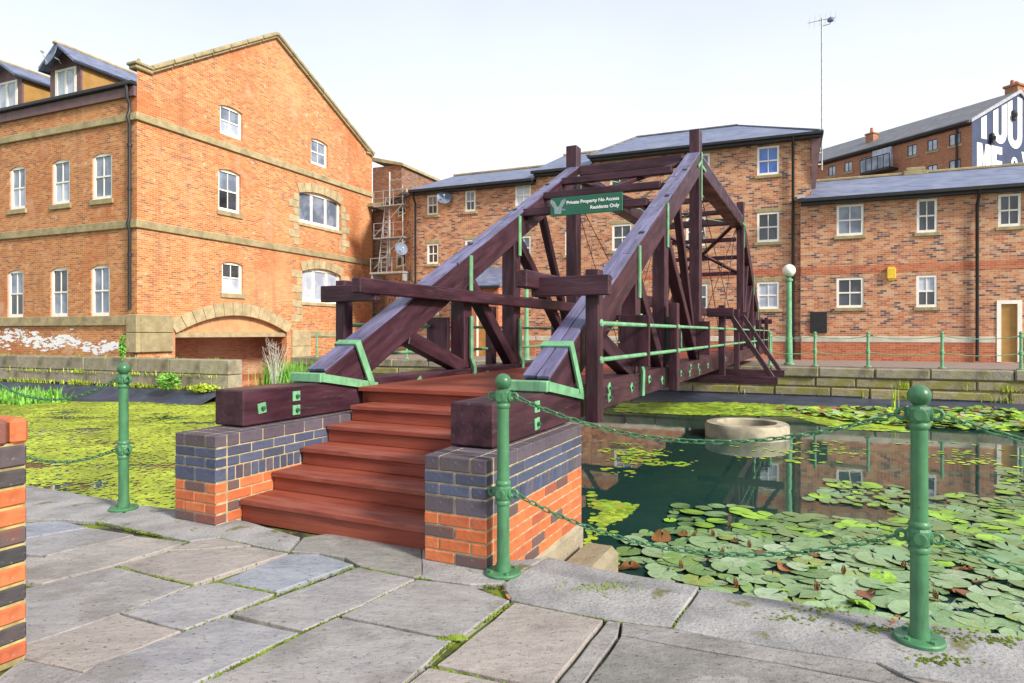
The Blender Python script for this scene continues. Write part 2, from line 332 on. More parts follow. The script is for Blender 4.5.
M['dead'] = plain('bleached_dead_stem', (.55, .52, .46), .8, .2, 5, .2, 0)
M['dryleaf'] = plain('dry_brown_leaf', (.30, .13, .05), .8, .4, 20, .2, 0)

# ------------------------------------------------------------------ ground, water, quays
gm = MB(); gm.add([(-900, -300, -2.2), (900, -300, -2.2), (900, 1500, -2.2), (-900, 1500, -2.2)], [(0, 1, 2, 3)])
tag(gm.build('ground', M['soil'], fix=False), kind='structure')
wm = MB(); wm.add([(-70, -12, ZW), (60, -12, ZW), (60, 60, ZW), (-70, 60, ZW)], [(0, 1, 2, 3)])
tag(wm.build('water', M['water'], fix=False), kind='structure')
EDGE = [(-45, 3.30), (-6.65, 3.44), (-4.71, 3.49), (-1.05, 3.60), (-.61, 3.668), (.6, 3.715), (40, 3.9)]
def edge_v(u):
    for (a, b), (c, d) in zip(EDGE, EDGE[1:]):
        if a <= u <= c: return b+(d-b)*(u-a)/(c-a)
pav = MB(); pts = [B(u, v-.02, -1.9) for u, v in EDGE]+[B(40, -30, -1.9), B(-45, -30, -1.9)]
pav.prism(pts, (0, 0, 1.9-.028)); pavement = tag(pav.build('pavement', M['soil']), kind='structure')

FLAGS = [  # surveyed corner points of every slab (image points on the ground plane), material
 ([(25, 538), (88, 527), (63, 520.6), (10, 524)], 'flag_blue'),
 ([(10, 541), (89, 527.6), (134, 534.6), (45, 555.5), (10, 551)], 'flag'),
 ([(5, 556), (45.3, 557), (135, 535.6), (186, 541.6), (113.7, 564.6), (41.5, 583), (0, 577)], 'flag_tan'),
 ([(-5, 650), (28.9, 643), (121, 612), (190, 585), (113.7, 566.4), (42.8, 584.5), (-20, 598)], 'flag'),
 ([(117, 564.5), (192, 583.5), (288, 552.8), (254, 546.4), (200, 549.6), (168, 551.5)], 'flag_tan'),
 ([(169, 550), (189, 543), (219, 537.8), (251, 545), (200, 548.6)], 'flag_tan'),
 ([(221.4, 580.4), (276, 591.2), (353.5, 564), (318, 553.6), (290, 553.5)], 'flag_blue'),
 ([(123, 612.8), (184, 629.3), (225, 614), (274.5, 593.3), (218.5, 582), (192.5, 586)], 'flag'),
 ([(20, 656), (83, 671), (181, 630.5), (120, 614), (20, 646)], 'flag_tan'),
 ([(233, 613.5), (303, 630), (339, 614.2), (360, 605.8), (414.5, 578.5), (358, 567)], 'flag'),
 ([(86, 671.5), (95, 665), (182, 632), (225, 617), (299, 632.5), (185, 688), (90, 745), (-10, 720)], 'flag'),
 ([(-30, 700), (22, 659), (60, 667), (84, 673), (-20, 725)], 'coping'),
 ([(195, 688), (302, 633.6), (337, 617.4), (451.5, 639.7), (426, 663.5), (395, 690), (310, 770), (120, 735)], 'flag'),
 ([(341.5, 615.2), (417.5, 579.3), (470, 585.5), (509.5, 600), (464.5, 634), (452, 638.2)], 'flag'),
 ([(515, 602.2), (603, 619.8), (549, 688), (437.6, 664)], 'flag_tan'),
 ([(399, 690), (429, 667), (547, 692), (500, 775), (320, 770)], 'flag_tan'),
 ([(607, 620.6), (620, 622), (617.5, 634.5), (578, 690), (510, 780), (505, 775), (553, 688)], 'flag_conc'),
 ([(621, 636), (700, 650.5), (780, 663.8), (884, 684), (960, 700), (850, 800), (520, 785), (582, 690)], 'flag_conc'),
 ([(622, 622.4), (672, 628.8), (760, 645.5), (876, 663.2), (898, 676.5), (965, 699), (884, 682.5), (780, 662.3), (700, 649), (621, 634.5)], 'flag_conc'),
 ([(903, 676), (960, 684), (1100, 707), (1150, 800), (860, 800), (969, 701)], 'flag_tan'),
 # bank coping
 ([(-80, 487), (20, 487), (30, 485.5), (96, 497), (140, 504.5), (102, 521), (60, 519), (-60, 518)], 'coping'),
 ([(103, 521.6), (142, 505), (173, 509), (205, 515), (246, 521), (300, 537), (288, 551), (255, 545), (220, 537), (190, 541)], 'coping'),
 ([(291, 551), (303, 537.5), (326, 533.5), (422, 543), (422, 574.5), (414, 576.7), (360, 565.3), (345, 557), (319, 552.6)], 'flag_conc'),
 ([(422, 575), (422, 545), (495, 562), (545, 558), (500, 583), (471, 584), (420, 577.5)], 'coping'),
 ([(502, 584.5), (548, 557), (598, 568.5), (699, 586.4), (671, 626.5), (640, 623.5), (604, 618.4), (560, 609.8), (518, 601.2), (511, 599.4)], 'coping'),
 ([(672.5, 627.6), (701, 588), (800, 603), (950, 627), (1110, 651), (1110, 705), (960, 682), (903, 673.5), (876, 661.5), (760, 643.5), (690, 631.5)], 'coping'),
]
def slab(pts, mt, top, name='flagstone', thick=.06):
    P = []; n = len(pts)
    for i in range(n):                                               # subdivided, slightly wandering edge
        a, b = pts[i], pts[(i+1) % n]; k = max(1, int((b-a).length/.11))
        for j in range(k):
            p = a.lerp(b, j/k); P.append(p+Vector((random.uniform(-1, 1), random.uniform(-1, 1), 0))*(.004 if j else .001))
    c = sum(P, Vector())/len(P); m = MB(c); N = len(P)
    def ring(ins, z):
        out = []
        for i, p in enumerate(P):
            t = (P[(i+1) % N]-P[i-1]); nn = Vector((-t.y, t.x, 0)).normalized()
            if nn.dot(c-p) < 0 and False: nn = -nn
            out.append(p+nn*ins*sgn+Vector((0, 0, z+random.uniform(-.0012, .0012))))
        return out
    area = sum(P[i].x*P[(i+1) % N].y-P[(i+1) % N].x*P[i].y for i in range(N)); sgn = 1 if area > 0 else -1
    r = [ring(.0, top-thick), ring(.001, top-.006), ring(.004, top-.0015), ring(.008, top)]
    vs = sum(r, []); fs = []
    for k in range(3):
        for i in range(N): fs.append((k*N+i, k*N+(i+1) % N, (k+1)*N+(i+1) % N, (k+1)*N+i))
    fs.append(tuple(range(3*N, 4*N))); m.add(vs, fs)
    return m.build(name, M[mt], pavement, loc=c)
for pts, mt in FLAGS:
    cop = mt == 'coping'
    slab([G(x, y) for x, y in pts], mt, random.uniform(-.002, .002), 'coping_stone' if cop else 'flagstone', .42 if cop else .06)
for i in range(5):                                                   # coping and slabs go on out of the picture
    for a, b in ((-8.9-2.2*i, -6.75-2.2*i), (2.95+2.2*i, 5.1+2.2*i)):
        va, vb = edge_v(a), edge_v(b)
        slab([B(a+.01, va-.72), B(b-.01, vb-.72), B(b-.01, vb), B(a+.01, va)], 'coping', 0., 'coping_stone', .42)
for r_ in range(7):
    off = random.uniform(0, .5)
    for c_ in range(13):
        u0 = -1.2+c_*.95+off; v0 = .2-r_*.75
        slab([B(u0+.012, v0-.735), B(u0+.938, v0-.735), B(u0+.938, v0), B(u0+.012, v0)], random.choice(['flag', 'flag_tan', 'flag']), random.uniform(-.004, .003))
# moss tufts standing in the joints
JOINTS = [((193, 683), (303, 631), 2.6), ((303, 631), (339, 614.6), 1.2), ((339, 614.6), (415, 578.5), 1.4), ((219, 581), (276, 592), 1.2), ((225, 615), (354, 565), .9),
          ((400, 684), (452, 639), 2.4), ((452, 639), (512, 601), 1.4), ((429, 665), (513, 683), 2.2), ((512, 601), (606, 619), 1.2), ((416, 577), (500, 585), 2.2), ((360, 566), (416, 577.5), 1.0),
          ((606, 620), (672, 627.5), 1.0), ((672, 627), (690, 604), 1.3), ((115, 565), (193, 584), .8), ((45, 556), (187, 542), .5), ((122, 612), (193, 585), .6), ((220, 537), (290, 552), 1.0),
          ((290, 552), (345, 535), .5), ((97, 521), (190, 541), 1.0), ((876, 662), (1024, 691), 1.0), ((183, 630), (225, 615.5), .5), ((500, 584), (540, 601), 1.4)]
tm = MB()
for a, b, dens in JOINTS:
    A, Bp = G(*a), G(*b); L = (Bp-A).length
    for i in range(int(L*560*dens)):
        t = random.random()
        if math.sin(t*L*9+a[0])+random.uniform(-1, 1) < -.35: continue
        p = A.lerp(Bp, t)+Vector((random.gauss(0, .005), random.gauss(0, .005), random.uniform(-.020, -.005))); s = random.uniform(.003, .009); an = random.random()*6.3
        d = Vector((math.cos(an), math.sin(an), 0))*s; e = Vector((-d.y, d.x, 0))
        tm.add([p-d, p+e, p+d, p-e, p+Vector((random.gauss(0, s*.5), random.gauss(0, s*.5), random.uniform(.5, 1.1)*s))], [(0, 1, 4), (1, 2, 4), (2, 3, 4), (3, 0, 4)])
for px, py, n, r in ((602, 587, 120, .09), (455, 638, 160, .03), (925, 632, 90, .12), (995, 640, 70, .08), (820, 610, 60, .1), (865, 628, 40, .1), (945, 660, 60, .07), (790, 618, 40, .09)):
    c = G(px, py)
    for i in range(n):
        p = c+Vector((random.gauss(0, r), random.gauss(0, r*.35), .001)); s = random.uniform(.005, .012)
        tm.add([p+Vector((-s, 0, 0)), p+Vector((0, -s, 0)), p+Vector((s, 0, 0)), p+Vector((0, s, 0)), p+Vector((0, 0, s*.7))], [(0, 1, 4), (1, 2, 4), (2, 3, 4), (3, 0, 4)])
tag(tm.build('joint_moss', M['moss'], fix=False), 'yellow-green moss growing in the joints between flagstones', 'moss', kind='stuff')

# far bank: brick-paved path behind a stone quay wall
m = MB(); m.prism([E(-22.6, .45, -1.8), E(60, .45, -1.8), E(60, 160, -1.8), E(-22.6, 160, -1.8)], (0, 0, 1.8+ZB-.01))
k = NT('path_setts'); bt = k.n('TexBrick', {'Vector': k.n('Mapping', {0: k.co(), 2: (0, 0, T2)}).outputs[0], 'Color1': (.27, .20, .18, 1), 'Color2': (.34, .27, .24, 1), 'Mortar': (.18, .16, .14, 1), 'Scale': 1., 'Mortar Size': .012, 'Brick Width': .22, 'Row Height': .11})
M['path'] = k.done(bt.outputs[0], .9, .2)
tag(m.build('path', M['path']), kind='structure')
quay = MB(); quay.prism([E(-22.6, .12, -1.8), E(60, .12, -1.8), E(60, .45, -1.8), E(-22.6, .45, -1.8)], (0, 0, 1.8+ZB-.05))
quay_wall = tag(quay.build('quay_wall', M['mortar_moss']), 'long stone quay wall with mossy lower course on the far bank', 'quay wall')
for course, (z0, z1, mt, pr) in enumerate([(ZB-.33, ZB, 'stone_quay', 0.), (-.30, ZB-.34, 'stone_mossy', .05), (-.68, -.31, 'stone_mossy', .03)]):
    x = -22.58+course*.6
    while x < 26:
        w = random.uniform(1.0, 2.1); b = MB(); j = random.uniform(-.03, .03); b.box(0, w-.02, 0, .42 if course == 0 else .3, 0, z1-z0-.015+random.uniform(-.02, .012 if course == 0 else 0), .035)
        b.build('stone', M[mt], quay_wall, loc=E(x, pr+j, z0+(random.uniform(-.01, .008) if course == 0 else 0)), rot=(0, random.gauss(0, .004), -T2+random.gauss(0, .008))); x += w
# black liner shelf where the pool meets the far wall
def liner(pts_in, pts_out, name, label):
    m = MB(); n = len(pts_in)
    rows = []
    for a, b in zip(pts_in, pts_out):
        rows.append([a+Vector((0, 0, .05)), a, a.lerp(b, .5)+Vector((0, 0, .02)), b, b+Vector((0, 0, -.25)), a+Vector((0, 0, -.4))])
    vs = sum(rows, []); fs = []
    for i in range(n-1):
        for k_ in range(6): fs.append((i*6+k_, (i+1)*6+k_, (i+1)*6+(k_+1) % 6, i*6+(k_+1) % 6))
    m.add(vs, fs); return tag(m.build(name, M['liner']), label, 'pond liner')
xs = [-22.5+i*1.7 for i in range(29)]
liner([E(x, .03, -.62) for x in xs], [E(x, -2.1+random.uniform(-.12, .12), ZW-.02) for x in xs], 'pond_liner', 'blue-black pond liner shelf below the far quay wall')
# left bank
LB = E(-24.12, -6.19)
m = MB(); m.prism([E(-70, -7.1, -1.8), E(-26.4, -7.1, -1.8), E(-26.4, 60, -1.8), E(-70, 60, -1.8)], (0, 0, 1.8+.42)); tag(m.build('left_bank', M['soil']), kind='structure')
lw = MB(); lw.prism([E(-70, -7.45, -1.8), E(-18.35, -7.45, -1.8), E(-18.35, -7.05, -1.8), E(-70, -7.05, -1.8)], (0, 0, 1.8+.5))
low_wall = tag(lw.build('low_wall', M['mortar_moss']), 'low mossy stone wall along the water under the left brick building', 'wall')
for z0, z1, mt in ((.1, .565, 'stone_low'), (-.36, .09, 'stone_low'), (-.85, -.37, 'stone_mossy')):
    x = -40.
    while x < -18.4:
        w = min(random.uniform(1.1, 2.4), -18.28-x); b = MB()
        b.box(0, w-.012, 0, .56, 0, z1-z0-.012, .02); b.build('stone', M[mt], low_wall, loc=E(x, -7.52+random.uniform(-.012, .012), z0), rot=(0, 0, -T2)); x += w
xs = [-60+i*1.7 for i in range(25)]+[-18.4]
liner([E(x, -7.53, -.42) for x in xs], [E(x, -8.5+random.uniform(-.1, .1), ZW-.02) for x in xs], 'pond_liner', 'dark pond liner shelf under the low wall on the left')

# ------------------------------------------------------------------ buildings
def wall(mb, Mf, s0, s1, z0, prof, ops=(), reveal=.14, m=0):
    def P(s):
        for (a, b), (c, d) in zip(prof, prof[1:]):
            if a-1e-6 <= s <= c+1e-6: return b+(d-b)*(s-a)/(c-a)
        return prof[-1][1]
    zs = sorted({z0, max(p[1] for p in prof)} | {o[k] for o in ops for k in (2, 3)})
    ss = {s0, s1} | {o[k] for o in ops for k in (0, 1)} | {p[0] for p in prof}
    for (a, b), (c, d) in zip(prof, prof[1:]):
        for z in zs:
            if min(b, d) < z < max(b, d): ss.add(a+(c-a)*(z-b)/(d-b))
    ss = sorted(x for x in ss if s0-1e-6 <= x <= s1+1e-6)
    for a, b in zip(ss, ss[1:]):
        if b-a < 1e-5: continue
        for lo, hi in zip(zs, zs[1:]):
            if hi-lo < 1e-5: continue
            cs, cz = (a+b)/2, (lo+hi)/2
            if any(o[0] < cs < o[1] and o[2] < cz < o[3] for o in ops): continue
            ta, tb = min(hi, P(a)), min(hi, P(b))
            if max(ta, tb) <= lo+1e-5: continue
            ta, tb = max(ta, lo), max(tb, lo)
            q = [Mf(a, lo, 0), Mf(b, lo, 0)]
            if tb > lo+1e-5: q.append(Mf(b, tb, 0))
            if ta > lo+1e-5: q.append(Mf(a, ta, 0))
            if len(q) > 2: mb.add(q, [tuple(range(len(q)))], m)
    for o in ops:
        a, b, lo, hi = o[:4]; ar = o[4] if len(o) > 4 else 0; N = 10 if ar else 1
        top = [(a+(b-a)*i/N, hi-ar+ar*(1-(2*i/N-1)**2)) if ar else (a+(b-a)*i/N, hi) for i in range(N+1)]
        path = [(a, lo)]+top+[(b, lo)]
        for (p, q), (r, t) in zip(path, path[1:]+path[:1]): mb.add([Mf(p, q, 0), Mf(r, t, 0), Mf(r, t, reveal), Mf(p, q, reveal)], [(0, 1, 2, 3)], m)
        if ar:
            for (p, q), (r, t) in zip(top, top[1:]):
                vs = [Mf(p, q, 0), Mf(r, t, 0)]+([Mf(r, hi, 0)] if hi-t > 1e-5 else [])+([Mf(p, hi, 0)] if hi-q > 1e-5 else [])
                if len(vs) > 2: mb.add(vs, [tuple(range(len(vs)))], m)
def mbox(mb, Mf, s0, s1, z0, z1, d0, d1, ch=0., m=0):
    c = Mf((s0+s1)/2, (z0+z1)/2, (d0+d1)/2); mb.obox(c, Mf((s1-s0)/2, 0, 0)-Mf(0, 0, 0), Mf(0, 0, (d1-d0)/2)-Mf(0, 0, 0), Mf(0, (z1-z0)/2, 0)-Mf(0, 0, 0), ch, m)
def window(par, Mf, s0, s1, z0, z1, cols=2, rows=2, glass=('glass_mid', 'glass'), sill=None, lintel=None, fr=.075, bar=.032, dep=.09, lm='stone'):
    a, b = s0+.004, s1-.004; lo, hi = z0+.004, z1-.004
    f = MB(); mbox(f, Mf, a, a+fr, lo, hi, dep-.05, dep+.05); mbox(f, Mf, b-fr, b, lo, hi, dep-.05, dep+.05)
    mbox(f, Mf, a+fr, b-fr, hi-fr, hi, dep-.05, dep+.05); mbox(f, Mf, a+fr, b-fr, lo, lo+fr*1.15, dep-.052, dep+.05)
    zm = (lo+hi)/2
    if rows > 1: mbox(f, Mf, a+fr, b-fr, zm-.028, zm+.028, dep-.03, dep+.03)
    for i in range(1, cols):
        x = a+(b-a)*i/cols; mbox(f, Mf, x-bar/2, x+bar/2, lo+fr*1.15, hi-fr, dep-.022, dep+.026)
    w = f.build('window', M['white'], par)
    rr = [(zm, hi-fr), (lo+fr, zm)] if rows > 1 else [(lo+fr, hi-fr)]
    for i in range(cols):                                            # every pane is its own sheet of glass
        for (p, q), g in zip(rr, glass):
            xa, xb = a+fr if i == 0 else a+(b-a)*i/cols, b-fr if i == cols-1 else a+(b-a)*(i+1)/cols
            g_ = MB(); mbox(g_, Mf, xa-.01, xb+.01 if i == cols-1 else xb-.001, p-.01, q+.01 if (p, q) == rr[0] else q-.001, dep+.005, dep+.014); g_.build('pane', M[g], w)
    if sill: g_ = MB(); mbox(g_, Mf, s0-.09, s1+.09, z0-sill, z0-.001, -.07, .1, .012); g_.build('sill', M[lm], w)
    if lintel: g_ = MB(); mbox(g_, Mf, s0-.10, s1+.10, z1+.001, z1+lintel, -.012, .1, .008); g_.build('lintel', M[lm], w)
    return w
def rects(O, D, lst):                                                # surveyed image boxes -> (s0, s1, z0, z1)
    out = []
    for x0, x1, y0, y1 in lst:
        s0, _ = on_face(O, D, x0, y0); s1, _ = on_face(O, D, x1, y0); cx = (x0+x1)/2
        if s0 > s1: s0, s1 = s1, s0
        out.append((s0, s1, on_face(O, D, cx, y1)[1], on_face(O, D, cx, y0)[1]))
    return out
# ---- old warehouse on the left: gable end to the basin
C = Vector((-13.66, 23.5, 0)); BL = 14.6
left = thing('brick_warehouse', 'old orange brick gabled warehouse with stone bands and dormers on the left', 'building', C, -T2)
fF = lambda s, z, d: Vector((-s, d, z)); fS = lambda s, z, d: Vector((-d, s, z))
zs_u = 9.28; zs_l = 5.38; zf_top = 10.05
frow = rects(C, -P2, [(9.7, 25.5, 167, 209), (52, 70, 160, 205), (92, 112, 152, 199)]); lrow = rects(C, -P2, [(7.3, 23.4, 270.5, 317), (50.4, 68, 267.6, 317), (90.8, 109.8, 264.7, 316)])
def level(rs, tall=None):
    z0 = sum(r[2] for r in rs)/len(rs); z1 = sum(r[3] for r in rs)/len(rs); return [(r[0], r[1], z0, z1) for r in rs]
frow, lrow = level(frow), level(lrow)
step = frow[1][0]-frow[2][0]
for rw in (frow, lrow):                                              # the row goes on to the left out of the picture
    a = rw[0]
    for i in range(1, 5): rw.append((a[0]+2.25*i, a[1]+2.25*i, a[2], a[3]))
srow = rects(C, B2, [(220, 242.5, 107, 137), (311, 327.7, 140, 166), (218.4, 240.7, 170, 212), (222, 243, 262, 293.5)])
bigs = rects(C, B2, [(299, 341, 194, 226.5), (302, 341, 269, 303)])
PR = [on_face(C, B2, x, y) for x, y in ((137.5, 73), (150, 71), (275, 36), (371, 156))]; PR[0] = (0, PR[1][1]-.15); PR[3] = (BL, PR[3][1]); APX = PR[2]
arch_s0, arch_s1, arch_sp, arch_cr = 1.6, 7.7, 1.40, 2.16
w = MB()
wall(w, fF, 0, 32, -1.8, [(0, zf_top), (32, zf_top)], [r+(.12,) for r in frow+lrow])
wall(w, fS, 0, BL, -1.8, PR, [r+(.10,) for r in srow]+[(*bigs[0], .24), (*bigs[1], .24), (arch_s0, arch_s1, -.62, arch_cr, arch_cr-arch_sp)], .3)
w.add([(-32, BL, -1.8), (0, BL, -1.8), (0, BL, PR[3][1]), (-32, BL, 10)], [(0, 1, 2, 3)])
left_wall = w.build('wall', M['brick_left'], left, fix=False)
for i, r in enumerate(frow): window(left, fF, *r, glass=('glass_mid', 'glass_pale' if i != 2 else 'glass_mid'), sill=.19, fr=.11)
for i, r in enumerate(lrow): window(left, fF, *r, glass=(('glass_mid', 'glass'), ('glass', 'glass_mid'), ('glass_mid', 'glass_mid'))[i % 3], fr=.11)
for i, r in enumerate(srow): window(left, fS, *r, glass=(('glass_mid', 'glass_pale'), ('glass_mid', 'glass_mid'), ('glass_mid', 'glass'), ('glass', 'glass_pale'))[i], sill=.2 if i > 1 else None, fr=.12, dep=.14)
for i, r in enumerate(bigs):
    window(left, fS, *r, cols=3, rows=1, glass=(('glass_mid',), ('glass_pale',))[i], sill=.16, fr=.15, bar=.16, dep=.18, lm='stone_pale')
    # stone surround: alternating quoins each side and an arched head of voussoirs
    a, b, lo, hi = r; zz = lo-1.15 if i == 0 else lo-1.0; n = 0
    while zz < hi-.3:
        h = .36
        for sd in (0, 1):
            wq = (.38, .72)[(n+i) % 2]; q = MB()
            mbox(q, fS, a-wq if sd == 0 else b+.006, a-.006 if sd == 0 else b+wq, zz+.006, zz+h-.006, -.03, .05, .01); q.build('quoin', M['stone_pale'], left_wall)
        zz += h; n += 1
    q = MB(); mbox(q, fS, a, b, lo-1.1, lo-.2, -.006, .02); q.build('apron_panel', M['brick_left'], left_wall)
    N = 7; rise = .24; out = .42
    for j in range(N):
        def arc(t, o): s = a-.2*o+(b-a+.4*o)*t; return s, hi-rise+rise*(1-(2*t-1)**2)+o*(.42)
        t0, t1 = j/N+.004, (j+1)/N-.004; qs = []
        for t, o in ((t0, 0), (t1, 0), (t1, 1), (t0, 1)): s_, z_ = arc(t, o); qs.append(fS(s_, z_+.01, -.035))
        q = MB(); q.prism(qs, fS(0, 0, .08)-fS(0, 0, 0)); q.build('voussoir', M['stone_pale'], left_wall)
# bands
for z0, z1, pr in ((zs_u-.12, zs_u+.15, .10), (zs_l-.14, zs_l+.15, .09)):
    q = MB(); mbox(q, fF, -pr, 32, z0, z1, -pr, .03, .015); q.build('string_course', M['stone'], left_wall)
    q = MB(); mbox(q, fS, .032, BL, z0+.001, z1-.001, -pr, .03, .015); q.build('string_course', M['stone'], left_wall)
sb = lrow[0][2]
q = MB(); mbox(q, fF, .42, 32, sb-.36, sb-.004, -.10, .03, .015); q.build('sill_band', M['stone'], left_wall)
for z0, z1 in ((sb-.62, sb+.03), (sb-1.35, sb-.635)):               # corner blocks
    q = MB(); mbox(q, fF, -.14, .4, z0, z1, -.14, .05, .02); q.build('quoin', M['stone'], left_wall)
    q = MB(); mbox(q, fS, .055, 1.42, z0+.002, z1-.002, -.14, .05, .02); q.build('quoin', M['stone'], left_wall)
# white flaking paint patch low on the front wall
q = MB(); random.seed(3)
for i in range(620):
    s = random.uniform(.9, 8.5); zc = .84+.055*(s-.9)+random.gauss(0, .15*(s/7+.35))+.12*math.sin(s*2.1); q_ = random.choice([random.uniform(.01, .05), random.uniform(.01, .05), random.uniform(.03, .13)])
    o = fF(s, zc, -.004-.000005*i); n = 7; q.add([o+Vector((q_*1.7*math.cos(t)*random.uniform(.5, 1.3), 0, q_*.55*math.sin(t)*random.uniform(.5, 1.3))) for t in [6.283*j/n for j in range(n)]], [tuple(range(n))])
tag(q.build('flaking_paint', M['letter'], left_wall, fix=False), kind='stuff')
# arch: voussoirs, tympanum, lintel beam, dark recess
N = 13
for j in range(N):
    qs = []
    for t, o in ((j/N+.002, 0), ((j+1)/N-.002, 0), ((j+1)/N-.002, 1), (j/N+.002, 1)):
        cs = (arch_s0+arch_s1)/2; hw = (arch_s1-arch_s0)/2+.32*o; s_ = cs-hw+2*hw*t; z_ = arch_sp+(arch_cr-arch_sp)*(1-(2*t-1)**2)+.56*o*(1-.25*abs(2*t-1))
        qs.append(fS(s_, z_, -.07))
    q = MB(); q.prism(qs, fS(0, 0, .12)-fS(0, 0, 0)); q.build('voussoir', M['stone_pale'], left_wall)
q = MB(); mbox(q, fS, arch_s0+.01, arch_s1-.01, 1.22, 1.42, .06, .32, .01); q.build('lintel_beam', M['stone_pale'], left_wall)
q = MB(); mbox(q, fS, arch_s0, arch_s1, 1.425, arch_cr, .2, .25); q.build('tympanum', plain('orange_render', (.56, .30, .15), .9, .15, 2), left_wall)
q = MB()
q.add([fS(1.0, -1.8, 1.9), fS(8.2, -1.8, 1.9), fS(8.2, 2.2, 1.9), fS(1.0, 2.2, 1.9), fS(1.0, -1.8, .3), fS(8.2, -1.8, .3), fS(8.2, 2.2, .3), fS(1.0, 2.2, .3)], [(0, 1, 2, 3), (0, 3, 7, 4), (1, 5, 6, 2), (3, 2, 6, 7)])
q.build('recess_wall', M['brick_recess'], left_wall, fix=False)
q = MB(); mbox(q, fS, .9, 8.1, -1.8, -.56, -1.3, 1.88); q.build('recess_floor', M['brick_red'], left_wall)
# pilaster and plinth at the right end of the gable wall
for z0, z1 in ((-.1, .75), (.76, 1.55)):
    q = MB(); mbox(q, fS, 8.0, 9.3, z0, z1, -.10, .05, .02); q.build('quoin', M['stone_pale'], left_wall)
q = MB(); mbox(q, fS, 9.32, BL, 1.2, 1.5, -.07, .05, .02); q.build('plinth_band', M['stone'], left_wall)
# gable coping in lengths, kneelers, finials
for (a, za), (b, zb), n in ((PR[1], APX, 7), (APX, PR[3], 7)):
    for j in range(n):
        t0, t1 = j/n, (j+1)/n-.004; p = fS(a+(b-a)*t0, za+(zb-za)*t0+.10, .08); r = fS(a+(b-a)*t1, za+(zb-za)*t1+.10, .08)
        q = MB(); q.beam(p, r, .6, .15, ch=.03); q.beam(p-Vector((-.02, 0, .13)), r-Vector((-.02, 0, .13)), .4, .11, ch=.02); q.build('coping_stone', M['stone'], left_wall)
for s_, z_ in (PR[0], PR[3]):
    q = MB(); sg_ = 1 if s_ < 5 else -1; a_, b_ = sorted((s_-.12*sg_, s_+.6*sg_)); mbox(q, fS, a_, b_, z_+.02, z_+.16, -.12, .3, .05); mbox(q, fS, a_-.05, b_, z_+.162, z_+.27, -.18, .36, .05); q.lathe([(.10, z_+.27), (.05, z_+.36), (.06, z_+.42), (0, z_+.48)], 8, fS(s_+.1*sg_, 0, .04)); q.build('kneeler', M['stone'], left_wall)
# eaves, roof, downpipe
q = MB(); mbox(q, fF, .02, 32, zf_top-.02, zf_top+.34, -.12, .1); q.build('fascia', M['fascia'], left)
q = MB(); mbox(q, fF, -.02, 32, zf_top+.345, zf_top+.5, -.26, .0, .03); q.build('gutter', M['black'], left)
q = MB(); q.prism([(-.3, .02, zf_top+.4), (-.3, 7.2, 12.6), (-.3, BL, zf_top+.4)], (-31.6, 0, 0)); q.build('roof', M['slate'], left)
q = MB(); q.tube([fF(.28, zf_top+.35, -.2), fF(.28, zf_top-.05, -.2), fF(.28, zf_top-.3, -.09), fF(.28, zs_u+.2, -.09), fF(.28, zs_u, -.17), fF(.28, zs_u-.25, -.09), fF(.28, zs_l+.25, -.09), fF(.28, zs_l, -.16), fF(.28, zs_l-.25, -.09), fF(.28, sb+.2, -.09)], .06, 8)
for z_ in (8.2, 6.6, 4.2): q.lathe([(.06, z_), (.085, z_), (.085, z_+.1), (.06, z_+.1)], 8, fF(.28, 0, -.09))
q.build('downpipe', M['black'], left, smooth=True)
def dormer(x0, x1, zsill, zeave, zap, wx0, wx1, dish=False):
    d = MB(); y0 = .25; y1 = 4.4
    d.box(x0, x1, y0+.02, y1, zf_top+.3, zeave); dm = d.build('dormer', M['ochre'], left)
    fr = MB(); xm = (x0+x1)/2; Md = lambda s, z, dd: Vector((s, y0+dd, z)); hw = (x1-x0)/2+.12
    fr.prism([(xm-hw, y0-.06, zeave-.1), (xm+hw, y0-.06, zeave-.1), (xm, y0-.06, zap)], (0, .1, 0)); 
    mbox(fr, Md, x0-.02, wx0, zsill-.2, zeave, -.04, .03); mbox(fr, Md, wx1, x1+.02, zsill-.2, zeave, -.04, .03)
    fr.build('gable_boards', M['fascia'], dm)
    wf = MB(); mbox(wf, Md, wx0, wx1, zsill, zeave-.1, -.02, .02)
    for i in range(2):
        pass
    wf2 = MB(); W_ = wx1-wx0
    for a, b in ((0, .1), (.46, .54), (.9, 1)): mbox(wf2, Md, wx0+W_*a, wx0+W_*b, zsill, zeave-.11, -.06, -.021)
    mbox(wf2, Md, wx0+W_*.1, wx1-W_*.1, zsill, zsill+.1, -.058, -.021); mbox(wf2, Md, wx0+W_*.1, wx1-W_*.1, zeave-.2, zeave-.11, -.058, -.021)
    wf2.build('window_frame', M['white'], dm); wf.build('pane', M['glass_pale'], dm)
    for sg in (-1, 1):
        r = MB(); p0 = Vector((xm, 0, zap)); p1 = Vector((xm+sg*hw, 0, zeave-.12)); nrm = Vector((-(p1-p0).z, 0, (p1-p0).x)).normalized()*(.09*sg)
        if nrm.z < 0: nrm = -nrm
        r.prism([p0+Vector((0, -.16, 0)), p1+Vector((0, -.16, 0)), p1+Vector((0, -.16, 0))+nrm, p0+Vector((0, -.16, 0))+nrm], (0, 5.4, 0)); r.build('roof', M['slate'], dm)
        g = MB(); e = p1+Vector((sg*.03, 0, -.03)); g.beam(e+Vector((0, -.15, 0)), e+Vector((0, 4.3, 0)), .08, .07); g.build('gutter', M['black'], dm)
    rr = MB(); rr.beam((xm, -.24, zap+.09), (xm, 5.2, zap+.09), .2, .1, ch=.03); rr.build('ridge', M['stone'], dm)
    return dm
def dz(px, py): return on_face(C, -P2, px, py)
